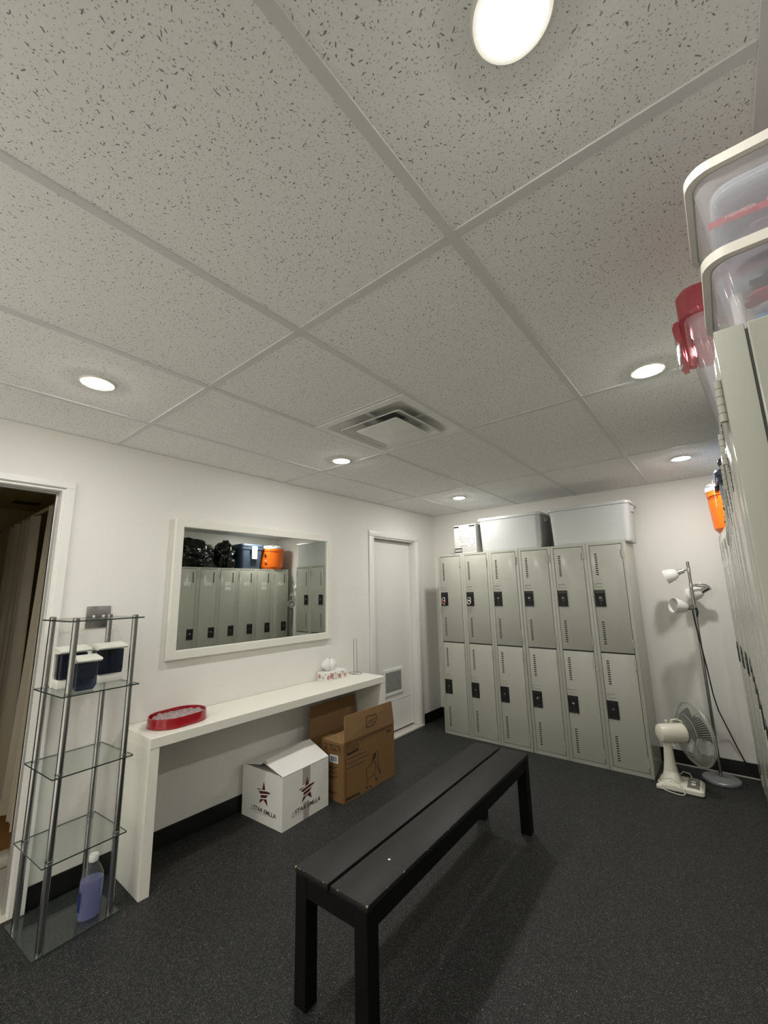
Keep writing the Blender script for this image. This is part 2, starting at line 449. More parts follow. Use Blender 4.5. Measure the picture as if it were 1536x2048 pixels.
# ceiling of 2 x 4 lay-in tiles; one 2 x 2 cell is left open for the air diffuser
XD, XC, XB, XA, XZ = 0.473, 1.082, 1.692, 2.302, 2.911
Y1, Y2, Y3, Y0 = 0.837, 2.056, 3.275, -0.382
YV = Y2 - 0.6096
ZT = H + 0.004
b = MB()
for x0, x1, y0, y1 in ((0, XC, YN, YB), (XB, XR, YN, YB), (XC, XB, YN, YV), (XC, XB, Y2, YB)):
    b.box((x0, y0, ZT), (x1, y1, ZT + 0.03))
struct('ceiling', b, M_CEIL)
tw = 0.0135
k = 1
for x in (XD, XC, XB, XA, XZ):
    b = MB(); b.box((x - tw, YN, H), (x + tw, YB, ZT + 0.001), 0.001, 1); struct('trim_%d' % k, b, M_TEE); k += 1
for y in (Y0 - 2.438, Y0 - 1.219, Y0, Y1, Y2, Y3):
    b = MB()
    xs = [0, XD, XC, XB, XA, XZ, XR]
    for a, c in zip(xs, xs[1:]):
        b.box((a + (tw if a else 0), y - tw, H + 0.0005), (c - (tw if c < XR else 0), y + tw, ZT + 0.001), 0.001, 1)
    struct('trim_%d' % k, b, M_TEE); k += 1
b = MB(); b.box((XC + tw, YV - tw, H + 0.0005), (XB - tw, YV + tw, ZT + 0.001), 0.001, 1); struct('trim_%d' % k, b, M_TEE); k += 1
b = MB()                                    # wall angle round the ceiling edge
b.box((0, YN, H + 0.001), (0.016, YB, ZT)); b.box((0.016, YB - 0.016, H + 0.001), (XR, YB, ZT)); b.box((XR - 0.016, YN, H + 0.001), (XR, YB - 0.016, ZT))
struct('trim_%d' % k, b, M_TEE); k += 1

# black vinyl baseboards
b = MB(); b.box((0, 0.657, 0), (0.006, 3.12, 0.104), 0.002, 1); b.box((0, 3.985, 0), (0.006, YB, 0.108), 0.002, 1); b.box((0, YN, 0), (0.006, -0.34, 0.104), 0.002, 1); struct('baseboard_left', b, M_BASE)
b = MB(); b.box((0.006, YB - 0.006, 0), (XR, YB, 0.108), 0.002, 1); struct('baseboard_back', b, M_BASE)
b = MB(); b.box((2.14, YB - 0.011, 0), (3.1, YB - 0.006, 0.008)); struct('trim_%d' % k, b, M_STONE); k += 1

# doorway to the shower room: casing, jamb, stop
b = MB()
for q in (((0.615, 0, 2.02), (0.655, 0, 0)),):
    b.box((0, 0.615, 0), (0.016, 0.656, 2.0199), 0.002, 1)
    b.box((0, -0.34, 2.02), (0.016, 0.656, 2.056), 0.002, 1)
    b.box((0, -0.34, 0), (0.016, -0.30, 2.0199), 0.002, 1)
o = struct('door_1', b, M_TRIM)
b = MB(); b.box((-0.12, 0.600, 0), (-0.001, 0.615, 2.02)); b.box((-0.12, -0.285, 2.005), (-0.001, 0.600, 2.02)); b.box((-0.12, -0.30, 0), (-0.001, -0.285, 2.02))
b.build('jamb', M_TRIM, o)
b = MB(); b.box((-0.085, 0.588, 0), (-0.055, 0.600, 2.005), 0.002, 1); b.box((-0.085, -0.285, 1.993), (-0.055, 0.588, 2.005), 0.002, 1)
b.build('door_stop', M_STEEL, o)

# closed white door with a louvre grille
b = MB()
b.box((0, 3.121, 0), (0.016, 3.191, 1.9849), 0.004, 2); b.box((0, 3.925, 0), (0.016, 3.986, 1.9849), 0.004, 2); b.box((0, 3.121, 1.985), (0.016, 3.986, 2.04), 0.004, 2)
o = struct('door_2', b, M_TRIM)
b = MB(); b.box((-0.12, 3.191, 0.02), (-0.0005, 3.203, 1.985)); b.box((-0.12, 3.915, 0.02), (-0.0005, 3.927, 1.985)); b.box((-0.12, 3.203, 1.973), (-0.0005, 3.915, 1.985)); b.build('jamb', M_TRIM, o)
b = MB(); b.box((-0.112, 3.206, 0.035), (-0.075, 3.912, 1.968), 0.002, 1); sl = b.build('door_leaf', M_TRIM, o)
b = MB()
for y0, y1, z0, z1 in ((3.395, 3.425, 0.385, 0.635), (3.695, 3.725, 0.385, 0.635), (3.425, 3.695, 0.385, 0.412), (3.425, 3.695, 0.608, 0.635)):
    b.box((-0.0745, y0, z0), (-0.062, y1, z1), 0.002, 1)
b.build('louvre_frame', M_TRIM, o)
b = MB()
for i in range(15):
    z = 0.419 + i * 0.0132
    b.box((-0.011, -0.135, -0.0008), (0.0, 0.135, 0.0008), T=TR((-0.0620, 3.56, z)) @ Matrix.Rotation(R(-28), 4, 'Y'))
b.build('louvre_slats', M_TRIM, o)
b = MB(); b.box((-0.0749, 3.425, 0.412), (-0.0735, 3.695, 0.608)); b.build('louvre_shade_sheet', mat('louvre_gap_shade', (0.20, 0.20, 0.19), 0.7), o)  # dark sheet stands in for the shade between the slats
b = MB(); b.box((-0.0748, 3.27, 0.325), (-0.0725, 3.86, 0.331)); b.box((-0.0748, 3.25, 0.08), (-0.073, 3.254, 0.331)); b.build('panel_moulding', M_TRIM, o)
b = MB(); b.box((-0.12, 3.14, 0), (0.022, 3.975, 0.018), 0.004, 2); struct('trim_%d' % k, b, M_STONE); k += 1
b = MB(); b.box((-0.5, 3.0, -0.06), (-0.12, 4.3, 0.0)); b.box((-0.5, 3.0, 0), (-0.48, 4.3, 2.3)); struct('wall_closet', b, M_WALL)

# shower room seen through the doorway
b = MB(); b.box((-2.8, -1.0, -0.06), (-0.12, 1.7, -0.001)); b.box((-0.12, -0.30, -0.06), (0, 0.615, 0.002)); struct('floor_shower', b, M_SHTILE)
b = MB(); b.box((-2.8, -1.0, -0.001), (-0.56, 1.7, 0.014)); struct('floor_shower_inner', b, M_SHFLOOR)
b = MB(); b.box((-2.9, -1.0, 0), (-2.8, 1.7, H)); b.box((-2.8, 1.7, 0), (-0.12, 1.8, H)); b.box((-2.8, -1.1, 0), (-0.12, -1.0, H)); struct('wall_shower', b, M_SHWALL)
b = MB(); b.box((-2.9, -1.1, H), (-0.12, 1.8, H + 0.05)); struct('ceiling_shower', b, M_SHWALL)
b = MB(); b.box((-0.60, 0.0, 0), (-0.50, 1.7, 0.06), 0.02, 3); struct('trim_%d' % k, b, M_SHTILE); k += 1

# ------------------------------------------------------------------ ceiling downlights and added fill lights
LL = [((0.767, 0.505), 'recessed round ceiling light nearest above the doorway with the shower curtain'),
      ((0.767, 1.972), 'recessed round ceiling light beside the square air vent above the mirror'),
      ((0.777, 3.617), 'recessed round ceiling light in the far corner near the closed white door'),
      ((2.601, 3.600), 'recessed round ceiling light in front of the far wall above the floor lamp'),
      ((2.596, 1.975), 'recessed round ceiling light beside the red lidded tub on the right lockers'),
      ((2.590, 0.528), 'largest recessed ceiling light, cut by the top edge of the picture'),
      ((0.767, -0.96), 'added unseen fill light behind the viewer on the mirror side'),  # from here on: unseen lights added behind the viewer as fill
      ((0.767, -2.45), 'added unseen fill light over the added pale floor on the mirror side'),
      ((1.680, -0.96), 'added unseen fill light behind the viewer in mid ceiling'),
      ((1.680, -2.45), 'added unseen fill light over the added pale floor in mid ceiling'),
      ((0.767, -3.30), 'added unseen fill light at the wall behind the viewer on the mirror side'),
      ((1.680, -3.30), 'added unseen fill light at the wall behind the viewer in mid ceiling'),
      ((0.240, -1.70), 'added unseen fill light by the side wall behind the viewer'),
      ((2.590, -2.45), 'added unseen fill light over the added pale floor on the locker side'),
      ((2.590, -3.30), 'added unseen fill light at the wall behind the viewer on the locker side'),
      ((1.680, -1.70), 'added unseen fill light in the middle of the ceiling behind the viewer')]
proto = None
for (x, y), lab in LL:
    if proto is None:
        t = proto = thing('ceiling_light', lab, 'ceiling light', (x, y, H), 0, 'recessed ceiling downlights')
        b = MB(TR((x, y, ZT)))
        b.lathe([(0.066, 0.0), (0.066, -0.004), (0.062, -0.0075), (0.054, -0.0075), (0.051, -0.004), (0.051, 0.0)], n=40)
        b.build('trim_ring', M_WLAC, t)
        b = MB(TR((x, y, ZT)))
        b.lathe([(0.0505, -0.003), (0.044, -0.0085), (0.03, -0.0125), (0.015, -0.0145), (0, -0.015)], n=32)
        b.build('lens', M_LENS, t)
    else:
        t = copy_tree(proto); tag(t, lab); move(t, (x, y, H))
        if y > 0 and (y > 1 or x > 2):            # lens output tuned by position to even out the brightness
            ln = [c for c in t.children if c.name.startswith('lens')][0]
            ln.data = ln.data.copy(); ln.data.materials[0] = M_LENS_FAR if y > 3 else M_LENS_DIM if y < 1 else M_LENS_SOFT if x > 2 else M_LENS_MID

# ------------------------------------------------------------------ square air diffuser
vx, vy = 1.387, 1.752
t = thing('air_vent', 'square white stepped air diffuser set in the ceiling grid', 'air vent', (vx, vy, H))
def sq(h, z, r=0.012): return rr(2 * h, 2 * h, r, z, (vx, vy), 4)
b = MB(); b.loft([sq(0.302, H + 0.0035, 0.004), sq(0.302, H - 0.003, 0.004), sq(0.262, H - 0.003, 0.03), sq(0.258, H + 0.001, 0.03), sq(0.178, H + 0.040, 0.03), sq(0.075, H + 0.058, 0.03), sq(0.070, H + 0.075, 0.03)], cap0=False, cap1=False)
b.build('outer_frame', M_VENT, t)
b = MB(); b.loft([sq(0.302, H + 0.075), sq(0.302, H + 0.085)]); b.build('duct_back', M_VENTDARK, t)
b = MB(); b.loft([sq(0.200, H - 0.016), sq(0.205, H - 0.013), sq(0.132, H + 0.030), sq(0.125, H + 0.030), sq(0.194, H - 0.012), sq(0.198, H - 0.016)], cap0=False, cap1=False)
b.build('middle_louvre', M_VENT, t)
b = MB(); b.loft([sq(0.138, H - 0.022), sq(0.144, H - 0.020), sq(0.144, H - 0.017), sq(0.100, H + 0.012), sq(0.095, H + 0.013)], cap0=True, cap1=True)
b.lathe([(0.032, 0.0), (0.032, -0.003), (0.012, -0.004), (0.012, -0.007), (0, -0.007)], TR((vx, vy, H - 0.0215)), 24)
b.build('centre_plate', M_VENT, t)
b = MB()
for sx, sy in ((1, 0), (-1, 0), (0, 1), (0, -1)):
    b.box((vx + sx * 0.19 - 0.012 - abs(sx) * 0.06, vy + sy * 0.19 - 0.012 - abs(sy) * 0.06, H + 0.022), (vx + sx * 0.19 + 0.012 + abs(sx) * 0.02, vy + sy * 0.19 + 0.012 + abs(sy) * 0.02, H + 0.025))
b.build('mounting_bracket', M_VENT, t)

# ------------------------------------------------------------------ wall mirror
t = thing('wall_mirror', 'wide white framed mirror hung on the left wall above the console', 'mirror', (0, 1.897, 1.482))
b = MB()
Y_0, Y_1, Z_0, Z_1, fw = 1.205, 2.588, 1.040, 1.926, 0.054
def fb(y, z, x): return V((x, y, z))
def ring4(i, x): return [fb(Y_0 + i, Z_0 + i, x), fb(Y_1 - i, Z_0 + i, x), fb(Y_1 - i, Z_1 - i, x), fb(Y_0 + i, Z_1 - i, x)]
b.loft([ring4(0, 0.002), ring4(0, 0.030), ring4(0.003, 0.033), ring4(fw - 0.003, 0.033), ring4(fw, 0.030), ring4(fw, 0.014)], cap0=False, cap1=False)
b.build('frame', M_WLAC, t)
b = MB(); b.box((0.002, Y_0 + 0.03, Z_0 + 0.03), (0.018, Y_1 - 0.03, Z_1 - 0.03)); b.build('mirror_glass', M_MIRROR, t)

# ------------------------------------------------------------------ light switch
t = thing('light_switch', 'double steel light switch plate on the wall above the glass shelf', 'light switch', (0, 0.83, 1.325))
b = MB(); b.box((0.0005, 0.772, 1.266), (0.007, 0.888, 1.383), 0.002, 2); b.build('plate', mat('dark_brushed_plate', (0.30, 0.30, 0.29), 0.35, 1.0), t)
for y in (0.806, 0.853):
    b = MB(); b.box((0.007, y - 0.005, 1.312), (0.017, y + 0.005, 1.334), 0.002, 2, T=None); b.build('toggle', M_CAPW, t)
    b = MB(); b.cyl((0.0065, y, 1.36), (0.0085, y, 1.36), 0.0035, n=10); b.cyl((0.0065, y, 1.288), (0.0085, y, 1.288), 0.0035, n=10); b.build('screw', M_CHROME, t)

# ------------------------------------------------------------------ glass display stand
SH = TR((0.218, 0.750, 0), R(5))
t = thing('glass_shelf_stand', 'tall stand of five glass shelves on four chrome posts beside the doorway', 'shelf', (0.218, 0.750, 0), R(5))
for z in (0.014, 0.336, 0.668, 0.997, 1.322):
    b = MB(SH); lo = rr(0.342, 0.328, 0.004, z, n=2); hi = rr(0.342, 0.328, 0.004, z + 0.006, n=2)
    bm = bmesh.new()
    A = [bm.verts.new(p) for p in lo]; B = [bm.verts.new(p) for p in hi]; n = len(A)
    bm.faces.new(A[::-1]); bm.faces.new(B)
    side = [bm.faces.new((A[i], A[(i + 1) % n], B[(i + 1) % n], B[i])) for i in range(n)]
    bm.transform(SH)
    for f in bm.faces: f.material_index = 1 if f in side else 0
    b.bm.free(); b.bm = bm
    b.build('glass_shelf', [M_GLASS, M_GEDGE], t)
for sx, sy in ((1, -1), (1, 1), (-1, -1), (-1, 1)):
    x, y = 0.141 * sx, 0.130 * sy
    b = MB(SH)
    b.cyl((x, y, 0.0), (x, y, 1.334), 0.0135, n=24)
    b.lathe([(0.0, 1.340), (0.010, 1.340), (0.0145, 1.336), (0.0145, 1.330)], TR((x, y, 0)), 24)
    for z in (0.336, 0.668, 0.997):
        b.lathe([(0.0136, z + 0.006), (0.0155, z + 0.007), (0.0155, z + 0.012), (0.0136, z + 0.013)], TR((x, y, 0)), 24)
        b.lathe([(0.0136, z - 0.006), (0.0155, z - 0.006), (0.0155, z - 0.001), (0.0136, z - 0.001)], TR((x, y, 0)), 24)
    b.build('post', M_POST, t)

# soap dispensers on the fourth shelf
def dispenser(loc, rz, label, wdt=0.135, hgt=0.185, base=True):
    t = thing('soap_dispenser', label, 'soap dispenser', loc, rz, 'soap dispensers on the glass shelf')
    M = TR(loc, rz)
    b = MB(M); b.box((-0.045, -wdt / 2, 0), (-0.036, wdt / 2, hgt), 0.002, 1); b.build('back_plate', M_WLAC, t)
    b = MB(M)
    z0, z1 = hgt - 0.026, hgt + 0.006
    P = [(-0.036, z0), (0.045, z0 + 0.004), (0.055, z0 + 0.012), (0.052, z0 + 0.02), (-0.036, z1)]
    b.loft([[V((x, -wdt / 2, z)) for x, z in P], [V((x, wdt / 2, z)) for x, z in P]])
    b.build('top_cap', M_WLAC, t)
    zb = 0.042 if base else 0.002
    if base:
        b = MB(M); b.box((-0.036, -wdt / 2 + 0.006, 0), (0.030, wdt / 2 - 0.006, zb), 0.004, 2); b.build('base', M_WLAC, t)
    def lp(z, s): return rr(0.070 * s, (wdt - 0.014) * s, 0.012, z, (0.0, 0))
    b = MB(M); b.loft([lp(zb, 0.97 if base else 0.8), lp(zb + 0.02, 1), lp(hgt - 0.027, 1)])
    b.build('tank', M_SMOKE if base else M_SMOKE2, t)
    if not base:
        b = MB(M); b.loft([rr(0.055, wdt - 0.03, 0.010, 0.05, (0, 0)), rr(0.055, wdt - 0.03, 0.010, hgt - 0.03, (0, 0))]); b.build('soap_fill', M_SMOKE, t)
    return t
dispenser((0.165, 0.686, 1.0035), R(3), 'smoked soap dispenser at the rear on the doorway side of the glass shelf', 0.13)
dispenser((0.175, 0.845, 1.0035), R(3), 'soap dispenser with white base in front of the rear right chrome post', 0.135)
dispenser((0.310, 0.705, 1.0035), R(2), 'front soap dispenser without a base, bluish see-through tank under white cap', 0.105, 0.150, False)

# water-like bottle on the bottom shelf
bx, by, bz = 0.305, 0.822, 0.0205
t = thing('liquid_bottle', 'clear bottle of lavender blue liquid with white cap on the lowest glass shelf', 'bottle', (bx, by, bz))
T0 = TR((bx, by, bz), R(5))
b = MB(); b.lathe([(0, 0.004), (0.030, 0.0), (0.042, 0.006), (0.0435, 0.02), (0.0435, 0.145), (0.041, 0.165), (0.030, 0.192), (0.019, 0.212), (0.0165, 0.218), (0.0165, 0.226)], T0, 36, sx=0.92, sy=1.08); bb = b.build('bottle_body', M_CLEARB, t)
b = MB(); b.lathe([(0, 0.006), (0.028, 0.003), (0.040, 0.008), (0.0415, 0.02), (0.0415, 0.142), (0.0405, 0.15), (0, 0.15)], T0, 36, sx=0.92, sy=1.08); b.build('liquid', M_LIQ, t)
b = MB(); b.lathe([(0.0185, 0.222), (0.0195, 0.224), (0.0195, 0.246), (0.0175, 0.249), (0, 0.249)], T0, 28); b.build('cap', M_CAPW, t)
b = MB()
b.grid(lambda u, v: T0 @ V((0.0442 * 0.92 * math.cos(R(195 + 95 * u)), 0.0442 * 1.08 * math.sin(R(195 + 95 * u)), 0.035 + 0.075 * v + 0.01 * math.sin(u * 9))), 14, 6); b.build('label_sticker', M_NAVYLAB, t)

# ------------------------------------------------------------------ console table and what stands on it
ZC = 0.717
t = thing('console_table', 'long narrow cream white console table against the wall under the mirror', 'table', (0.183, 1.95, 0))
b = MB(); b.box((0.004, 1.008, ZC - 0.050), (0.362, 2.897, ZC), 0.0015, 1); b.build('tabletop', M_CONS, t)
for y in (1.008, 2.847):
    b = MB(); b.box((0.008, y, 0), (0.360, y + 0.050, ZC - 0.050), 0.0015, 1); b.build('leg', M_CONS, t)

# red oval tray full of crumpled clear wrap
tcx, tcy = 0.180, 1.226
TT = TR((tcx, tcy, ZC), R(6))
t = thing('oval_tray', 'glossy red oval tray lined with crumpled clear wrap on the console', 'tray', (tcx, tcy, ZC), R(6))
def st(w, l, z): return [p for p in rr(w, l, min(w, l) / 2 - 0.002, z, (0, 0), 14)]
b = MB(TT); b.loft([st(0.232, 0.316, 0.001), st(0.238, 0.322, 0.004), st(0.232, 0.316, 0.053), st(0.226, 0.310, 0.055), st(0.218, 0.302, 0.053), st(0.218, 0.302, 0.006)], cap0=True, cap1=True); b.build('tray_body', M_RED, t)
def wrapf(u, v):
    a = u * 2 * PI; r = v
    x, y = 0.107 * r * math.cos(a), 0.149 * r * math.sin(a)
    if abs(y) < 0.045: pass
    q = V((x * 45, y * 45, 3.0))
    z = 0.034 + 0.012 * abs(noise.noise(q * 0.6)) * 2 + 0.005 * noise.noise(q * 1.3) - 0.014 * (1 - r)
    return TT @ V((x, y, min(0.052, max(0.012, z))))
b = MB(); b.grid(wrapf, 64, 20); b.build('crumpled_wrap', M_FOIL, t, sharp=20)

# tissue box
t = thing('tissue_box', 'floral tissue box with a tissue pulled up, near the far end of the console', 'tissue box', (0.062, 2.56, ZC))
b = MB(); b.box((0.006, 2.445, ZC), (0.118, 2.676, ZC + 0.068), 0.002, 1); b.build('carton', M_PAPER, t)
b = MB()
rnd = random.Random(4)
FR = frame((0.1182, 2.445, ZC), (0, 1, 0), (1, 0, 0)); FL = (V((0.006, 2.4448, ZC)), V((1, 0, 0)), V((0, 0, 1)), V((0, -1, 0)))
def disc(r, cx, cy, n=18): return [(cx + r * math.cos(2 * PI * i / n), cy + r * math.sin(2 * PI * i / n)) for i in range(n)]
for cx, cy, r, mi in ((0.022, 0.030, 0.018, 0), (0.062, 0.036, 0.023, 0), (0.100, 0.050, 0.014, 2), (0.108, 0.018, 0.013, 2), (0.150, 0.026, 0.020, 0), (0.190, 0.044, 0.017, 2), (0.214, 0.024, 0.015, 0)):
    b.prism(disc(r, cx, cy), FR, 0.0004, mi)
for cx, cy, r in ((0.045, 0.055, 0.004), (0.082, 0.012, 0.005), (0.124, 0.040, 0.005), (0.172, 0.055, 0.004), (0.062, 0.036, 0.006), (0.150, 0.026, 0.005)):
    b.prism(disc(r, cx, cy, 10), FR, 0.0007, 1)
for cx, cy, r, mi in ((0.03, 0.035, 0.018, 0), (0.075, 0.028, 0.015, 2), (0.1, 0.055, 0.007, 0)):
    b.prism(disc(r, cx, cy), FL, 0.0004, mi)
b.build('printed_flowers', [mat('dusty_pink_ink', (0.52, 0.30, 0.28), 0.6), mat('dark_red_ink', (0.10, 0.03, 0.03), 0.6), mat('pale_grey_pink_ink', (0.60, 0.52, 0.48), 0.6)], t)
def tis(u, v):
    a = u * 2 * PI
    r = (0.016 + 0.046 * math.sin(min(1, v * 1.25) * PI * 0.62)) * (1 - 0.85 * v ** 4) * (1 + 0.16 * math.sin(a * 5 + 0.5) + 0.12 * math.sin(a * 9 + 4 * v) + 0.05 * math.sin(a * 17))
    return V((0.062 + r * 0.72 * math.cos(a), 2.535 + r * 1.15 * math.sin(a), ZC + 0.066 + 0.100 * v + 0.007 * math.sin(a * 5 + 1) * v))
b = MB(); b.grid(tis, 48, 14); b.build('tissue', M_PAPER, t)

# wire stand
M_WIREDARK = mat('dull_grey_wire', (0.22, 0.22, 0.20), 0.4, 0.5)
t = thing('wire_stand', 'thin wire stand with a ring base at the far end of the console', 'stand', (0.068, 2.845, ZC))
b = MB(); b.tube([(0.068 + 0.060 * math.cos(a * PI / 18), 2.842 + 0.050 * math.sin(a * PI / 18), ZC + 0.0022) for a in range(36)], 0.0022, 6, closed=True); b.build('ring_base', M_WIREDARK, t)
b = MB(); b.tube([(0.068, 2.824, ZC + 0.003), (0.068, 2.823, ZC + 0.15), (0.068, 2.822, ZC + 0.298)], 0.0021, 6); b.tube([(0.068, 2.862, ZC + 0.003), (0.068, 2.861, ZC + 0.15), (0.068, 2.858, ZC + 0.298)], 0.0021, 6)
b.tube([(0.068, 2.790, ZC + 0.0022), (0.068, 2.893, ZC + 0.0022)], 0.0018, 6); b.build('upright', M_WIREDARK, t)

# ------------------------------------------------------------------ white carton
WC = TR((0.2250, 1.977, 0), R(3.0)); hx, hy, hz = 0.201, 0.203, 0.303
t = thing('white_carton', 'white cardboard box with maroon star logo on the floor under the console', 'box', (0.2250, 1.977, 0), R(3.0))
th = 0.004
b = MB(WC)
b.box((-hx, -hy, 0), (hx, hy, th)); b.box((-hx, -hy, th), (-hx + th, hy, hz)); b.box((hx - th, -hy, th), (hx, hy, hz)); b.box((-hx + th, -hy, th), (hx - th, -hy + th, hz)); b.box((-hx + th, hy - th, th), (hx - th, hy, hz))
b.build('carton_body', M_WCARD, t)
def flap(M, p, q, d, ang, inw, name, m, parent, skew=(0, 0), lift=(0, 0), thk=0.004):
    """flap hinged on edge p-q, length d, leaning inward (inw) and raised by ang degrees"""
    p, q, inw = V(p), V(q), V(inw)
    e = (q - p).normalized()
    d0 = inw * math.cos(R(ang + lift[0])) + V((0, 0, 1)) * math.sin(R(ang + lift[0])); d1 = inw * math.cos(R(ang + lift[1])) + V((0, 0, 1)) * math.sin(R(ang + lift[1]))
    nrm = (e.cross(d0)).normalized() * thk
    a, b_, c, dd = p, q, q + d1 * d - e * skew[1], p + d0 * d + e * skew[0]
    mb = MB(M); mb.loft([[a, b_, c, dd], [a + nrm, b_ + nrm, c + nrm, dd + nrm]]); return mb.build(name, m, parent), (a, b_, c, dd)
f1, pf = flap(WC, (hx, -hy, hz + 0.001), (hx, hy, hz + 0.001), 0.205, 16, (-1, 0, 0), 'flap', M_WCARD, t, lift=(-2, 6))
flap(WC, (-hx, -hy, hz), (hx - 0.03, -hy, hz), 0.19, -14, (0, 1, 0), 'flap', M_WCARD, t, skew=(0.0, 0.0))
flap(WC, (-hx, hy, hz), (-hx, -hy, hz), 0.19, 12, (1, 0, 0), 'flap', M_WCARD, t, lift=(8, -2))
flap(WC, (hx - 0.03, hy, hz), (-hx, hy, hz), 0.19, -16, (0, -1, 0), 'flap', M_WCARD, t)
# tape strips
FW = (WC @ V((hx + 0.0003, -hy, 0)), (WC.to_3x3() @ V((0, 1, 0))), V((0, 0, 1)), (WC.to_3x3() @ V((1, 0, 0))))
FS = (WC @ V((-hx, -hy - 0.0003, 0)), (WC.to_3x3() @ V((1, 0, 0))), V((0, 0, 1)), (WC.to_3x3() @ V((0, -1, 0))))
b = MB(); b.prism([(0.165, 0.205), (0.232, 0.205), (0.232, hz), (0.165, hz)], FW, 0.0003); b.build('tape', M_TAPE, t)
b = MB(); b.prism([(0.175, 0.0), (0.225, 0.0), (0.225, 0.10), (0.175, 0.10)], FW, 0.0003); b.build('tape', M_TAPE, t)
# star logo: five-point star cut by pale bands
def clip(poly, a, b_, c):      # keep a*x+b*y<=c
    out = []
    for i in range(len(poly)):
        p, q = poly[i], poly[(i + 1) % len(poly)]
        fp, fq = a * p[0] + b_ * p[1] - c, a * q[0] + b_ * q[1] - c
        if fp <= 0: out.append(p)
        if fp * fq < 0:
            s = fp / (fp - fq); out.append((p[0] + (q[0] - p[0]) * s, p[1] + (q[1] - p[1]) * s))
    return out
def star(F, cx, cy, ro, ri, sx=0.95):
    outer = [(cx + sx * ro * math.sin(2 * PI * i / 5), cy + ro * math.cos(2 * PI * i / 5)) for i in range(5)]
    inner = [(cx + sx * ri * math.sin(2 * PI * (i + 0.5) / 5), cy + ri * math.cos(2 * PI * (i + 0.5) / 5)) for i in range(5)]
    tris = [[inner[i - 1], outer[i], inner[i]] for i in range(5)] + [inner[:]]
    bands = [(0.36, 0.26), (0.06, -0.04), (-0.26, -0.36)]           # pale gaps, in units of ro, slightly slanted
    sl = 0.18
    segs = [(9, bands[0][0]), (bands[0][1], bands[1][0]), (bands[1][1], bands[2][0]), (bands[2][1], -9)]
    m = MB()
    for tri in tris:
        for hi, lo in segs:
            p = clip(tri, -sl, 1, cy + hi * ro - sl * cx); p = clip(p, sl, -1, -(cy + lo * ro) + sl * cx) if len(p) > 2 else p
            if len(p) > 2: m.prism(p, F, 0.0005)
    return m
star(FW, 0.205, 0.166, 0.076, 0.031).build('star_logo', M_MAROON, t)
star(FS, 0.222, 0.168, 0.074, 0.030).build('star_logo', M_MAROON, t)
for F, cx in ((FW, 0.205), (FS, 0.222)):
    o, u, v, n = F
    lettering('STAR EMLLA', 0.034, (o + u * (cx + 0.008) + v * 0.071, u, v, n), M_INK, t, extr=0.0005, sx=1.2, shear=0.15)
    lettering('S', 0.038, (o + u * (cx - 0.122) + v * 0.066, u, v, n), M_GREYINK, t, extr=0.0005, shear=0.3)
    b = MB(); b.prism([(cx - 0.125, 0.050), (cx + 0.03, 0.050), (cx + 0.03, 0.053), (cx - 0.125, 0.053)], F, 0.0005); b.build('underline_print', M_GREYINK, t)
# faint upside-down mark on the top flap
a_, b2, c_, d_ = [WC @ p for p in pf]
uu = (b2 - a_).normalized(); vv = (d_ - a_); vv = (vv - uu * vv.dot(uu)).normalized(); nn = uu.cross(vv)
if nn.z < 0: nn = -nn
b = MB()
o_ = (a_ + b2) / 2 + vv * 0.135 + uu * 0.085 + nn * 0.0046
for dx in (-0.022, 0.022): b.prism([(dx - 0.012, -0.012), (dx, 0.014), (dx + 0.012, -0.012), (dx + 0.006, -0.012), (dx, 0.004), (dx - 0.006, -0.012)][:3], (o_, uu, vv, nn), 0.0003)
b.build('faint_print', M_GREYINK, f1)
b = MB(); q0 = a_ + vv * 0.172 + nn * 0.0046
b.prism([(0.0, 0), (0.40, 0), (0.40, 0.032), (0.0, 0.032)], (q0, uu, vv, nn), 0.0003); b.build('tape', M_TAPE, f1)

# ------------------------------------------------------------------ brown carton
x0, x1, y0, y1, hz = 0.10, 0.500, 2.252, 2.828, 0.383
t = thing('brown_carton', 'tall open brown cardboard box with raised flaps on the floor under the console', 'box', (0.30, 2.54, 0))
b = MB(); th = 0.005
b.box((x0, y0 + 0.03, 0), (x1 - th, y1, th)); b.box((x0, y0 + 0.03, th), (x0 + th, y1, hz - 0.05)); b.box((x1 - th, y0, 0), (x1, y1, hz), 0.001, 1); b.box((0.272, y0, 0), (x1 - th, y0 + th, hz - 0.004), 0.001, 1); b.box((0.272, y0 + th, th), (0.277, y0 + 0.033, hz - 0.006)); b.box((x0 + th, y0 + 0.03, th), (0.272, y0 + 0.035, hz - 0.09), 0.001, 1); b.box((x0 + th, y1 - th, th), (x1 - th, y1, hz - 0.004))
b.build('carton_body', M_CARD, t)
I4 = Matrix.Identity(4)
flap(I4, (x1, y0 + 0.006, hz + 0.004), (x1, y1 - 0.004, hz + 0.004), 0.172, 90, (-1, 0, 0), 'flap', M_CARDIN, t, skew=(0.004, 0.035), lift=(-1, 2), thk=0.005)
ffl = bpy.context.scene.objects[-1] if False else None
flap(I4, (x0 + 0.004, y1 - 0.004, hz - 0.075), (x0 + 0.004, y0 + 0.032, hz - 0.075), 0.245, 95, (1, 0, 0), 'flap', M_CARDIN, t, skew=(0.02, 0.03), thk=0.005)
b = MB()
def crum(u, v):
    x = 0.274 + (x1 - 0.284) * u; y = y0 + 0.002 + 0.25 * v
    e = min(1, v * 8)
    return V((x, y, hz - 0.003 - 0.004 * v + e * (0.010 * noise.noise(V((x * 28, y * 28, 1))) + 0.006 * noise.noise(V((x * 70, y * 70, 5))))))
b.grid(crum, 40, 26, thick=0.003); b.build('crumpled_flap', M_CARDIN, t, sharp=25)
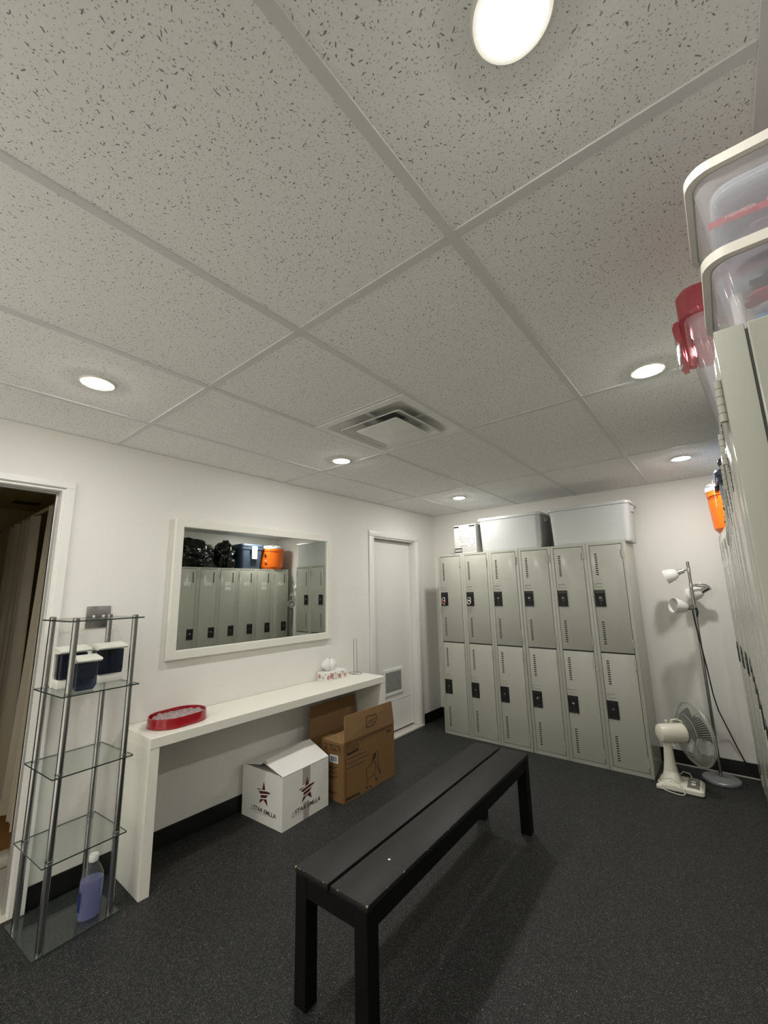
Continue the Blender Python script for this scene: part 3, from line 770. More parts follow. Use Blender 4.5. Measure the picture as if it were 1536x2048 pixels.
FB = (V((x1 + 0.0002, y0, 0)), V((0, 1, 0)), V((0, 0, 1)), V((1, 0, 0)))
FBS = (V((0, y0 - 0.0002, 0)), V((1, 0, 0)), V((0, 0, 1)), V((0, -1, 0)))
def strokes(b, F, segs, wd, dep=0.0004):
    for (ax, ay), (bx_, by_) in segs:
        dx, dy = bx_ - ax, by_ - ay; L = math.hypot(dx, dy); nx, ny = -dy / L * wd / 2, dx / L * wd / 2
        b.prism([(ax + nx, ay + ny), (ax - nx, ay - ny), (bx_ - nx, by_ - ny), (bx_ + nx, by_ + ny)], F, dep)
def poly_strokes(b, F, pts, wd, closed=True):
    strokes(b, F, list(zip(pts, pts[1:] + (pts[:1] if closed else [])))[:len(pts) if closed else len(pts) - 1], wd)
b = MB()                                      # border line, logo box, three text rules, cart drawing
poly_strokes(b, FB, [(0.022, 0.365), (0.022, 0.004)], 0.004, False); poly_strokes(b, FB, [(0.022, 0.366), (0.560, 0.372)], 0.004, False)
poly_strokes(b, FB, [(0.038, 0.352), (0.152, 0.345), (0.152, 0.302), (0.038, 0.296)], 0.004)
b.prism([(0.038, 0.296), (0.152, 0.302), (0.152, 0.316), (0.038, 0.310)], FB, 0.0004)
strokes(b, FB, [((0.05, 0.338), (0.14, 0.334)), ((0.05, 0.325), (0.14, 0.323))], 0.004)
for z, l in ((0.272, 0.24), (0.242, 0.27), (0.212, 0.23)): strokes(b, FB, [((0.036, z), (l, z - 0.004))], 0.0042)
b.prism([(0.024, 0.012), (0.165, 0.010), (0.165, 0.024), (0.024, 0.028)], FB, 0.0004)
# cart: bucket, legs, wheels, push bar
poly_strokes(b, FB, [(0.235, 0.150), (0.330, 0.178), (0.345, 0.150), (0.330, 0.085), (0.245, 0.075)], 0.004)
poly_strokes(b, FB, [(0.290, 0.160), (0.315, 0.225), (0.375, 0.232), (0.370, 0.160), (0.392, 0.090)], 0.005, False)
b.prism([(0.305, 0.178), (0.345, 0.195), (0.352, 0.232), (0.320, 0.222)], FB, 0.0004)
strokes(b, FB, [((0.245, 0.075), (0.237, 0.030)), ((0.330, 0.085), (0.338, 0.052)), ((0.345, 0.150), (0.392, 0.085))], 0.005)
for cx, cy in ((0.240, 0.024), (0.280, 0.020), (0.352, 0.046), (0.392, 0.078)): b.prism(disc(0.009, cx, cy, 12), FB, 0.0004)
poly_strokes(b, FBS, [(0.355, 0.356), (0.478, 0.356)], 0.006, False)
for z in (0.22, 0.19, 0.16, 0.06): strokes(b, FBS, [((0.33, z), (0.42, z - 0.02)), ((0.35, z - 0.02), (0.44, z))], 0.004)
b.build('printed_marks', M_CARDINK, t)
lettering('T366-70', 0.042, (V((0.418, y0 - 0.0003, 0.330)), V((1, 0, 0)), V((0, 0, 1)), V((0, -1, 0))), M_CARDINK, t, sx=0.78)
lettering('2', 0.055, (V((0.325, y0 - 0.0003, 0.335)), V((1, 0, 0)), V((0, 0, 1)), V((0, -1, 0))), M_CARDINK, t)
lettering('T366', 0.034, (V((x1 + 0.0003, y0 + 0.505, 0.340)), V((0, 1, 0)), V((0, 0, 1)), V((1, 0, 0))), M_CARDINK, t, sx=0.9)
FFL = (V((x1 + 0.0085, y0, 0)), V((0, 1, 0)), V((0, 0, 1)), V((1, 0, 0)))
b = MB(); poly_strokes(b, FFL, [(0.235, 0.507), (0.352, 0.503), (0.352, 0.462), (0.335, 0.442), (0.305, 0.433), (0.235, 0.431)], 0.006); strokes(b, FFL, [((0.25, 0.472), (0.34, 0.474)), ((0.25, 0.455), (0.33, 0.460))], 0.004)
b.build('logo_print', M_CARDINK, t)
b = MB(); b.prism([(0.362, 0.240), (0.448, 0.244), (0.448, 0.296), (0.362, 0.292)], FBS, 0.0005, 0); b.prism([(0.374, 0.250), (0.436, 0.253), (0.436, 0.285), (0.374, 0.282)], FBS, 0.0008, 1)
b.build('shipping_label', [M_PAPER, mat('grey_barcode_print', (0.30, 0.31, 0.35), 0.6)], t)

# ------------------------------------------------------------------ bench
rzb = R(1.75)
BC = TR((1.5185, 1.150, 0), rzb)
t = thing('slatted_bench', 'long low black wooden bench of two planks in the middle of the floor', 'bench', (1.5185, 1.150, 0), rzb)
ZB, BW, BL = 0.430, 0.350, 1.552
for s in (-1, 1):
    b = MB(BC); xa, xb = sorted((s * 0.007, s * BW / 2)); b.box((xa, 0, ZB - 0.020), (xb, BL, ZB), 0.0025, 2); b.build('seat_plank', M_BENCH, t)
b = MB(BC)
for xa, xb, ya, yb in ((-0.170, -0.150, 0.058, BL - 0.058), (0.150, 0.170, 0.058, BL - 0.058), (-0.115, 0.115, 0.004, 0.024), (-0.115, 0.115, BL - 0.024, BL - 0.004)):
    b.box((xa, ya, ZB - 0.085), (xb, yb, ZB - 0.0205), 0.001, 1)
b.build('apron', M_BENCHLEG, t)
b = MB(BC); b.box((-0.15, BL / 2 - 0.02, ZB - 0.06), (0.15, BL / 2 + 0.02, ZB - 0.0205), 0.001, 1); b.build('cross_rail', M_BENCHLEG, t)
for sx in (-1, 1):
    for ya in (0.002, BL - 0.060):
        b = MB(BC); xa, xb = sorted((sx * 0.115, sx * 0.173)); b.box((xa, ya, 0), (xb, ya + 0.058, ZB - 0.0205), 0.002, 1); b.build('leg', M_BENCHLEG, t)
b = MB(BC)
for i in range(9):
    y = 0.0; x = random.uniform(-BW / 2 + 0.004, BW / 2 - 0.012); l = random.uniform(0.001, 0.007)
    if abs(x) < 0.012: continue
    b.box((x, -0.0003, ZB - 0.0020), (x + l, 0.0010, ZB + 0.0002))
for i in range(5):
    y = random.uniform(0.02, BL * 0.4); l = random.uniform(0.002, 0.012)
    b.box((BW / 2 - 0.0016, y, ZB - 0.0024), (BW / 2 + 0.0003, y + l, ZB + 0.0001))
for sx in (-1, 1): b.box((sx * BW / 2 - (0.006 if sx > 0 else 0), -0.0006, ZB - 0.004), (sx * BW / 2 + (0.006 if sx < 0 else 0.0004), 0.005, ZB + 0.0003))
b.build('worn_edge', M_WEAR, t)
p = BC @ V((0.088, 0.235, 0))
b = MB(); b.lathe([(0, 0.0009), (0.004, 0.0007), (0.0055, 0)], TR((p.x, p.y, ZB)), 12)
b.build('paint_chip', M_PAPER, t)

# ------------------------------------------------------------------ lockers
def rot_x(a): return Matrix.Rotation(a, 4, 'X')
def locker_bank(name, label, loc, rz, pitch, tiers, depth=0.425, group=None, cat='locker'):
    """three lockers side by side; local x along the front, local -y is the front"""
    t = thing(name, label, cat, loc, rz, group)
    M = TR(loc, rz)
    Wd, Hh = pitch * 3, 1.80
    b = MB(M)
    b.box((0, 0.038, 0), (Wd, depth, Hh), 0.002, 1)
    for i in range(3):
        a = i * pitch
        b.box((a + 0.0006, 0.0, 0.0), (a + 0.0265, 0.035, Hh), 0.002, 2)
        b.box((a + pitch - 0.0265, 0.0, 0.0), (a + pitch - 0.0006, 0.035, Hh), 0.002, 2)
        b.box((a + 0.0262, 0.001, Hh - 0.022), (a + pitch - 0.0262, 0.035, Hh - 0.0005), 0.002, 1)
        b.box((a + 0.0262, 0.001, 0.0), (a + pitch - 0.0262, 0.035, 0.030), 0.002, 1)
    b.build('frame', M_LOCK, t)
    b = MB(M); b.box((0.002, 0.020, 0.01), (Wd - 0.002, 0.0378, Hh - 0.01)); b.build('gap_shade_panel', M_LOCKIN, t)  # dark panel puts the shade of the door gaps into colour
    spans = ((0.900, 1.774), (0.034, 0.889)) if tiers == 2 else ((0.034, 1.774),)
    first = None
    for (za, zb) in spans:
        cache = {}
        for i in range(3):
            a = i * pitch
            MD = M @ Matrix.Translation((a, 0, 0))
            if not cache:
                xa, xb = 0.0295, pitch - 0.0290
                b = MB(MD); b.box((xa, -0.003, za), (xb, 0.016, zb), 0.003, 2); d = b.build('door', M_LOCK, t)
                hz0 = {0.900: 1.262, 0.034: 0.385}[za] if tiers == 2 else 0.860
                # black handle pocket; a darker plate stands in for its shaded recess
                b = MB(MD)
                hx0, hx1 = 0.0305, 0.113
                if tiers == 1: hx0, hx1 = 0.030, 0.118
                hz1 = hz0 + 0.140
                for q in (((hx0, hz0), (hx0 + 0.006, hz1)), ((hx1 - 0.006, hz0), (hx1, hz1)), ((hx0 + 0.006, hz0), (hx1 - 0.006, hz0 + 0.006)), ((hx0 + 0.006, hz1 - 0.030), (hx1 - 0.006, hz1))):
                    b.box((q[0][0], -0.0065, q[0][1]), (q[1][0], -0.0031, q[1][1]), 0.001, 1)
                b.box((hx0 + 0.003, -0.0040, hz0 + 0.003), (hx1 - 0.003, -0.0032, hz1 - 0.003), mi=1)
                b.box((hx0 + 0.030, -0.0075, hz0 + 0.040), (hx1 - 0.020, -0.0036, hz0 + 0.088), 0.0015, 1, mi=0)
                hp = b.build('handle_pocket', [M_BLACK, M_RECESS_SHADE], d)
                b = MB(MD); b.box((hx0 + 0.034, -0.009, hz0 + 0.072), (hx0 + 0.052, -0.0066, hz0 + 0.078), 0.0008, 1); b.cyl((hx0 + 0.044, -0.0085, hz0 + 0.025), (hx0 + 0.044, -0.004, hz0 + 0.025), 0.0022, n=8)
                b.build('latch', M_STEEL, d)
                if tiers == 2: vz = ((1.531, 1.704), (0.965, 1.139)) if za > 0.5 else ((0.655, 0.830), (0.085, 0.260))
                else: vz = ((1.60, 1.73), (0.10, 0.26))
                for v0, v1 in vz:
                    b = MB(MD)
                    for k_ in range(11):
                        z = v0 + (v1 - v0) * k_ / 10
                        b.box((0.0630, -0.0036, z - 0.0048), (0.0825, -0.0028, z + 0.0044), mi=1)  # proud black box stands in for the shade inside a slit
                        b.box((0.0640, -0.0046, z + 0.0036), (0.0820, -0.0030, z + 0.0048), mi=0)
                    b.build('vent_slits', [M_LOCK, M_RECESS_SHADE], d)
                if tiers == 2:
                    lz = hz1 + 0.026
                    b = MB(MD)
                    for q in (((0.043, lz), (0.099, lz + 0.004)), ((0.043, lz + 0.028), (0.099, lz + 0.032)), ((0.043, lz + 0.004), (0.046, lz + 0.028))): b.box((q[0][0], -0.0055, q[0][1]), (q[1][0], -0.003, q[1][1]), 0.0008, 1)
                    b.build('label_holder', M_LOCK, d)
                for z in ((zb - 0.075, za + 0.075) if tiers == 2 else (1.70, 0.92, 0.12)):
                    b = MB(MD); xh = pitch - 0.0275
                    for q in range(5): b.cyl((xh, -0.0045, z - 0.032 + q * 0.013), (xh, -0.0045, z - 0.032 + q * 0.013 + 0.0122), 0.0052, n=12)
                    b.build('hinge', M_LOCK, d)
                cache['d'] = d; base = d
            else:
                d = copy_tree(base, t)
                d.location = (a, 0, 0)
    return t

LX0, LYF, PW = 0.3135, 3.906, 0.3015
locker_bank('locker_bank', 'bank of grey two-tier lockers nearest the closed white door', (LX0, LYF, 0), 0, PW, 2, group='grey lockers on the far wall')
locker_bank('locker_bank', 'bank of grey two-tier lockers beside the floor fan', (LX0 + 3 * PW + 0.003, LYF, 0), 0, PW, 2, group='grey lockers on the far wall')

RP = 0.2912
RW = 3 * RP + 0.0008
fa = math.asin((2.784 - 2.735) / RW)                  # the far bank stands a little askew
RPOS = [(V((2.735, 4.240, 0)), -PI / 2 + fa)]
ya, na = 4.240 - RW * math.cos(fa) - 0.001, math.asin((2.7835 - 2.7675) / (3 * RW))
for i in range(3): RPOS.append((V((2.7835 - i * RW * math.sin(na), ya - i * RW * math.cos(na), 0)), -PI / 2 - na))
rlabs = ['tall grey single-door lockers at the far end of the right row, under the orange cooler',
         'tall grey single-door lockers under the black bags, second bank from the far wall',
         'tall grey single-door lockers on the right, second bank from the viewer',
         'nearest bank of tall grey lockers at the right edge, under the clear tubs']
RB = []
bank0 = None
for i in range(4):
    o, rrz = RPOS[i]
    if i == 0: bank0 = locker_bank('locker_bank', rlabs[0], o, rrz, RP, 1, 0.40, 'tall lockers along the right wall'); RB.append(bank0)
    else:
        c = copy_tree(bank0); tag(c, rlabs[i]); move(c, o, rrz); RB.append(c)
# white name stickers on the six doors the mirror shows
for bi in (0, 1):
    M = ROOTM[RB[bi]]
    doors = sorted([c for c in RB[bi].children if c.name.startswith('door')], key=lambda d: d.location.x)
    for i, d in enumerate(doors):
        two = (bi, i) in ((0, 1), (1, 0))
        b = MB(M)
        b.box((i * RP + 0.103, -0.0036, 1.553), (i * RP + 0.188, -0.0030, 1.602))
        if two: b.box((i * RP + 0.103, -0.0036, 1.490), (i * RP + 0.188, -0.0030, 1.540))
        for q in range(3): b.box((i * RP + 0.115, -0.0038, 1.563 + q * 0.011), (i * RP + 0.115 + 0.03 + 0.012 * ((q * 7 + i) % 3), -0.0035, 1.566 + q * 0.011), mi=1)
        me_ob = b.build('name_sticker', [M_PAPER, M_GREYINK], RB[bi])
        me_ob.parent = d; me_ob.location = (-d.location.x, 0, 0)

# padlocks on the first two upper doors
def padlock(x, label, m, dialm, cat='padlock'):
    zc = 1.300; y = LYF - 0.019
    t = thing('padlock', label, cat, (x, y, zc), 0, 'padlocks on the far lockers')
    b = MB(); b.lathe([(0, -0.009), (0.021, -0.009), (0.0235, -0.006), (0.0235, 0.006), (0.021, 0.009), (0, 0.009)], Matrix.Translation((x, y, zc)) @ rot_x(R(90)), 28); b.build('lock_body', m, t)
    b = MB(); b.lathe([(0, 0.0105), (0.012, 0.0105), (0.0135, 0.0092)], Matrix.Translation((x, y, zc)) @ rot_x(R(90)), 20); b.build('dial', dialm, t)
    b = MB(); b.tube([(x - 0.015, y, zc + 0.015)] + [(x + 0.0150 * math.cos(R(180 - a * 18)), y, zc + 0.034 + 0.0165 * math.sin(R(180 - a * 18))) for a in range(11)] + [(x + 0.015, y, zc + 0.015)], 0.0036, 8); b.build('shackle', M_SILVER, t)
    return t
t = padlock(LX0 + 0.066, 'copper red padlock on the upper locker door nearest the white door', M_COPPER, mat('dark_copper_dial', (0.10, 0.03, 0.02), 0.4))
b = MB(); b.cyl((LX0 + 0.078, LYF - 0.030, 1.280), (LX0 + 0.078, LYF - 0.026, 1.280), 0.007, n=12); b.build('key_tag', M_SILVER, t)
padlock(LX0 + PW + 0.066, 'silver padlock with black dial on the second upper locker door', M_SILVER, M_BLACK)

# ------------------------------------------------------------------ bins and carton on the far lockers
def white_bin(xa, xb, label):
    cx, w = (xa + xb) / 2, xb - xa
    cy, d = 4.130, 0.400
    t = thing('storage_bin', label, 'storage bin', (cx, cy, 1.80), 0, 'white bins on the far lockers')
    f = lambda k, z, r, e=0: rr(w * k + e, d * k + e, r, z, (cx, cy), 6)
    b = MB()
    b.loft([f(0.885, 1.801, 0.03), f(0.895, 1.806, 0.035), f(0.905, 1.83, 0.04), f(0.945, 2.095, 0.05), f(0.962, 2.112, 0.05), f(0.962, 2.125, 0.05), f(0.93, 2.125, 0.05), f(0.915, 2.09, 0.05), f(0.88, 1.83, 0.04)], cap0=True, cap1=True)
    b.build('tub', M_BIN, t)
    b = MB()
    b.loft([f(0.975, 2.118, 0.05), f(1.0, 2.121, 0.055), f(1.0, 2.140, 0.055), f(0.985, 2.147, 0.055), f(0.95, 2.147, 0.05), f(0.93, 2.139, 0.05)], cap0=True, cap1=True)
    b.build('lid', M_BIN, t)
    b = MB()
    for sx in (-1, 1): b.box((cx + sx * w * 0.478 - 0.010, cy - 0.05, 2.06), (cx + sx * w * 0.478 + 0.010, cy + 0.05, 2.118), 0.006, 2)
    b.build('grip', M_BIN, t)
    return t
white_bin(0.790, 1.455, 'white plastic lidded storage bin beside the small white carton on the far lockers')
white_bin(1.508, 2.198, 'white plastic lidded storage bin at the end of the far lockers nearest the lamp')

t = thing('small_carton', 'small white printed carton standing on the far lockers beside a white bin', 'box', (0.657, 4.05, 1.80))
b = MB(); b.box((0.529, 3.918, 1.8005), (0.7855, 4.19, 2.104), 0.002, 1); b.build('carton_body', mat('bright_white_carton', (0.54, 0.54, 0.51), 0.5), t)
FK = (V((0.529, 3.9178, 1.80)), V((1, 0, 0)), V((0, 0, 1)), V((0, -1, 0)))
b = MB()
b.prism([(0.004, 0.278), (0.062, 0.278), (0.062, 0.293), (0.004, 0.293)], FK, 0.0004); b.prism([(0.180, 0.278), (0.250, 0.278), (0.250, 0.293), (0.180, 0.293)], FK, 0.0004)
b.prism([(0.004, 0.012), (0.090, 0.012), (0.090, 0.024), (0.004, 0.024)], FK, 0.0004); b.prism([(0.004, 0.048), (0.090, 0.048), (0.090, 0.060), (0.004, 0.060)], FK, 0.0004)
b.prism([(0.004, 0.024), (0.010, 0.024), (0.010, 0.048), (0.004, 0.048)], FK, 0.0004); b.prism([(0.084, 0.024), (0.090, 0.024), (0.090, 0.048), (0.084, 0.048)], FK, 0.0004)
b.build('black_bands', M_BLACK, t)
b = MB()
rnd = random.Random(2)
b.prism([(0.066, 0.281), (0.176, 0.281), (0.176, 0.290), (0.066, 0.290)], FK, 0.0003)
b.prism([(0.012, 0.031), (0.082, 0.031), (0.082, 0.041), (0.012, 0.041)], FK, 0.0003)
for xx in range(9): strokes(b, FK, [((0.105 + xx * 0.017, 0.022), (0.105 + xx * 0.017, 0.058))], 0.003)
strokes(b, FK, [((0.10, 0.020), (0.245, 0.022)), ((0.10, 0.060), (0.245, 0.062)), ((0.10, 0.040), (0.15, 0.041)), ((0.19, 0.041), (0.245, 0.042))], 0.0025)
b.build('grey_print', mat('carton_grey_ink', (0.34, 0.34, 0.31), 0.6), t)
GI = mat('carton_text_ink', (0.22, 0.22, 0.20), 0.6)
def kl(txt, x, z, s): lettering(txt, s, (V((0.529 + x, 3.9178, 1.80 + z)), V((1, 0, 0)), V((0, 0, 1)), V((0, -1, 0))), GI, t, 'printed_lettering', 'LEFT')
kl('SFX', 0.092, 0.240, 0.034); kl('UN  10', 0.060, 0.178, 0.022); kl('84 CT  BOX', 0.060, 0.152, 0.022); kl('LARGE  PCS', 0.072, 0.126, 0.018); kl('KEEP DRY', 0.072, 0.078, 0.020)
b = MB(); b.tube([(0.529 + 0.208 + 0.030 * math.cos(a * PI / 10) * (0.9 if a < 5 or a > 15 else 1.1), 3.9172, 1.80 + 0.130 + 0.056 * math.sin(a * PI / 10)) for a in range(20)], 0.0016, 5, closed=True)
b.tube([(0.529 + 0.220, 3.9172, 1.80 + 0.13), (0.529 + 0.236, 3.9172, 1.80 + 0.16)], 0.0015, 5); b.build('pen_loop', GI, t)

# ------------------------------------------------------------------ things on the right lockers
def clear_tub(x0, x1, y0, y1, z0, z1, label, rim=0.016):
    cx, cy, w, d = (x0 + x1) / 2, (y0 + y1) / 2, x1 - x0, y1 - y0
    t = thing('clear_tub', label, 'storage tub', (cx, cy, z0), 0, 'open clear tubs on the right lockers')
    f = lambda m_, z, r: rr(w - 2 * m_, d - 2 * m_, r, z, (cx, cy), 7)
    b = MB(); b.loft([f(0.034, z0 + 0.012, 0.02), f(0.028, z0 + 0.001, 0.02), f(0.024, z0 + 0.001, 0.022), f(0.022, z0 + 0.008, 0.024), f(0.010, z1 - 0.014, 0.026)], cap0=False, cap1=False)
    b.loft([f(0.024, z0 + 0.002, 0.022), f(0.0239, z0 + 0.0035, 0.022)])
    b.build('tub_body', M_TUB, t)
    b = MB(); b.loft([f(0.010, z1 - rim, 0.030), f(0.0, z1 - rim, 0.034), f(0.0, z1, 0.034), f(0.012, z1, 0.030), f(0.012, z1 - rim, 0.030)], cap0=False, cap1=False)
    b.build('rim', M_TUBRIM, t)
    return t
TX0, TX1, TY0, TY1 = 2.7655, 3.10, 0.738, 0.998
clear_tub(TX0 + 0.003, TX1, TY0, TY1, 1.8005, 1.927, 'lower clear tub with ivory rim at the right edge, directly on the near lockers')
clear_tub(TX0, TX1 - 0.003, TY0 - 0.002, TY1 - 0.004, 1.9285, 2.079, 'upper clear tub with ivory rim at the right edge, stacked on another tub')

def cloth(name, label, cat, c, s, m, seed, z, group='clothes in the clear tubs', amp=0.35):
    b = MB(); b.blob(c, s, amp, 1.8, 4, seed, z); o = b.build(name, m, None, (c[0], c[1], z)); return tag(o, label, cat, group)
zl = 1.8045
cloth('folded_garment', 'light blue garment along the bottom of the lower clear tub', 'clothes', (2.890, 0.800, 1.816), (0.075, 0.026, 0.018), M_CL_BLUE, 1.3, zl)
cloth('folded_garment', 'crumpled red garment in the middle of the lower clear tub', 'clothes', (2.893, 0.805, 1.860), (0.078, 0.032, 0.014), M_CL_RED, 4.7, 1.838)
cloth('folded_garment', 'dark teal garment on top of the pile in the lower clear tub', 'clothes', (2.905, 0.81, 1.890), (0.080, 0.036, 0.013), M_CL_NAVY, 7.9, 1.875)
cloth('folded_garment', 'pale blue garment behind the others in the lower clear tub', 'clothes', (2.915, 0.885, 1.865), (0.070, 0.035, 0.055), M_CL_BLUE, 9.2, zl)
cloth('folded_garment', 'white garment under the red one in the lower clear tub', 'clothes', (2.882, 0.806, 1.842), (0.060, 0.028, 0.010), M_CL_WHITE, 2.9, 1.832, amp=0.2)
t = thing('white_tube', 'short white tube standing in the corner of the lower clear tub', 'tube', (2.8035, 0.782, zl))
b = MB(); b.lathe([(0.0065, 0.0), (0.0078, 0.0), (0.0078, 0.060), (0.0065, 0.060), (0.0065, 0.002)], TR((2.8035, 0.782, zl)), 20); b.build('tube_wall', M_CL_WHITE, t)
zu = 1.9325
cloth('folded_garment', 'mauve garment at the bottom of the upper clear tub', 'clothes', (2.890, 0.812, 1.958), (0.092, 0.034, 0.028), M_CL_MAUVE, 2.2, zu)
cloth('folded_garment', 'green garment behind the mauve one in the upper clear tub', 'clothes', (2.88, 0.905, 1.946), (0.070, 0.035, 0.014), M_CL_GREEN, 3.2, zu, amp=0.2)
t = thing('lettered_ribbon', 'red ribbon with pale letters across the front of the upper clear tub', 'ribbon', (2.84, 0.772, 1.985))
RY = 0.7715
def rib(u, v): return V((2.787 + 0.14 * u, RY + 0.003 * math.sin(u * 7), 1.984 + 0.012 * v + 0.003 * math.sin(u * 9)))
b = MB(); b.grid(rib, 30, 3, thick=0.001); b.build('ribbon_band', M_CL_RED, t)
lettering('MEX-PEZA', 0.0078, (V((2.826, RY - 0.0045, 1.991)), V((1, 0, 0.03)).normalized(), V((-0.03, 0, 1)).normalized(), V((0, -1, 0))), M_CL_PINKTEXT, t, sx=1.0)
lettering('MEX-PEZA', 0.0078, (V((2.874, RY - 0.0045, 1.992)), V((1, 0, 0.03)).normalized(), V((-0.03, 0, 1)).normalized(), V((0, -1, 0))), M_CL_PINKTEXT, t, sx=1.0)
M_SLEEVE = mat_clear('plastic_sleeve', (0.90, 0.92, 0.93), (0.78, 0.81, 0.84), 0.50, 0.08, 1.5)
slab = ['topmost clear plastic sleeve of the stack in the upper clear tub', 'second clear plastic sleeve from the top in the upper clear tub', 'third clear plastic sleeve from the top in the upper clear tub', 'fourth clear plastic sleeve from the top in the upper clear tub', 'lowest clear plastic sleeve of the stack in the upper clear tub']
for i in range(5):
    z = 2.055 - i * 0.0075
    x_ = 2.905 + 0.002 * i
    b = MB(); b.loft([rr(0.215, 0.180, 0.030, z, (x_, 0.868), 5), rr(0.217, 0.182, 0.031, z + 0.002, (x_, 0.868), 5), rr(0.215, 0.180, 0.030, z + 0.0048, (x_, 0.868), 5)])
    tag(b.build('plastic_sleeve', M_SLEEVE, None, (x_, 0.868, z)), slab[i], 'sleeve', 'plastic sleeves in the upper tub')

# red-lidded clear tub behind
t = thing('lidded_tub', 'clear plastic tub with a translucent red lid and red handle on the right lockers', 'storage tub', (2.92, 1.29, 1.80))
def q4(x0, x1, y0, y1, z, r=0.03): return rr(x1 - x0, y1 - y0, r, z, ((x0 + x1) / 2, (y0 + y1) / 2), 6)
b = MB(); b.loft([q4(2.777, 3.05, 1.165, 1.400, 1.8008), q4(2.774, 3.053, 1.160, 1.405, 1.812), q4(2.742, 3.07, 1.145, 1.43, 2.075)], cap0=True, cap1=False)
b.build('tub_body', M_TUB, t)
b = MB(); b.loft([q4(2.738, 3.08, 1.135, 1.44, 2.052), q4(2.728, 3.09, 1.128, 1.455, 2.054), q4(2.728, 3.09, 1.128, 1.455, 2.112), q4(2.736, 3.083, 1.136, 1.448, 2.126, 0.028), q4(2.750, 3.065, 1.15, 1.43, 2.128), q4(2.755, 3.06, 1.155, 1.425, 2.118)], cap0=False, cap1=True)
b.build('lid', M_REDCLEAR, t)
b = MB(); b.loft([[V((x, y, z)) for x, z in ((2.727, 2.078), (2.717, 2.074), (2.713, 2.060), (2.716, 2.034), (2.723, 2.018), (2.734, 2.020), (2.730, 2.060))] for y in (1.19, 1.21, 1.37, 1.39)]); b.build('handle', M_REDCLEAR, t)
b = MB(); b.tube([(2.722, 1.25, 2.024), (2.712, 1.255, 2.006), (2.710, 1.29, 1.998), (2.712, 1.325, 2.006), (2.722, 1.33, 2.024)], 0.0025, 6); b.build('latch_loop', M_TUB, t)
b = MB(); b.blob((2.915, 1.285, 1.87), (0.115, 0.10, 0.065), 0.3, 1.8, 4, 5.5, 1.814); tag(b.build('folded_garment', M_CL_WHITE, None, (2.915, 1.285, 1.814)), 'pile of white clothing inside the red lidded tub', 'clothes', 'clothes in the clear tubs')
b = MB(); b.blob((2.90, 1.275, 1.975), (0.10, 0.09, 0.03), 0.3, 1.8, 4, 6.5, 1.945); tag(b.build('folded_garment', M_CL_MAUVE, None, (2.90, 1.275, 1.93)), 'mauve garment on the pile inside the red lidded tub', 'clothes', 'clothes in the clear tubs')

# black bags
def bag(label, parts, base, loc):
    b = MB()
    for c, s, a, f, sd, zm in parts: b.blob(c, s, a, f, 5, sd, zm)
    o = b.build('trash_bag', M_BAG, None, loc, sharp=60); return tag(o, label, 'bag', 'black bags on the right lockers')
bag('big black plastic bag on the right lockers, left of the smaller bag in the mirror', [((2.990, 2.735, 1.990), (0.180, 0.330, 0.225), 0.27, 1.5, 1.0, 1.802), ((2.870, 2.90, 1.90), (0.070, 0.09, 0.095), 0.30, 2.0, 4.0, 1.802)], 1.8, (2.93, 2.83, 1.80))
bag('smaller black plastic bag between the big bag and the blue tote', [((2.990, 3.262, 1.990), (0.165, 0.145, 0.225), 0.27, 1.6, 9.0, 1.802), ((2.835, 3.28, 1.87), (0.055, 0.065, 0.075), 0.35, 2.0, 6.0, 1.802)], 1.8, (2.93, 3.26, 1.80))

# blue tote
t = thing('blue_tote', 'slate blue lidded tote with white label between the black bags and orange cooler', 'storage tote', (2.90, 3.605, 1.80))
b = MB(); b.loft([q4(2.803, 3.06, 3.455, 3.755, 1.801, 0.03), q4(2.786, 3.07, 3.425, 3.785, 2.085, 0.035), q4(2.774, 3.08, 3.410, 3.797, 2.090, 0.035), q4(2.774, 3.08, 3.410, 3.797, 2.125, 0.035)]); b.build('tote_body', M_TOTE, t)
b = MB(); b.loft([q4(2.768, 3.085, 3.402, 3.80, 2.126, 0.04), q4(2.764, 3.089, 3.400, 3.802, 2.150, 0.04), q4(2.773, 3.08, 3.41, 3.795, 2.166, 0.035)]); b.build('lid', M_TOTE, t)
b = MB(); b.box((2.760, 3.56, 2.055), (2.782, 3.68, 2.088), 0.004, 2); b.build('handle', M_BLACK, t)
b = MB(); b.box((2.7540, 3.575, 1.945), (2.7565, 3.665, 2.135), 0.0008, 1); lb = b.build('label_sticker', M_PAPER, t)
lettering('NF', 0.055, (V((2.7536, 3.62, 2.09)), V((0, -1, 0)), V((0, 0, 1)), V((-1, 0, 0))), M_TOTE, t)
lettering('KEEP', 0.026, (V((2.7536, 3.62, 2.03)), V((0, -1, 0)), V((0, 0, 1)), V((-1, 0, 0))), M_TOTE, t)

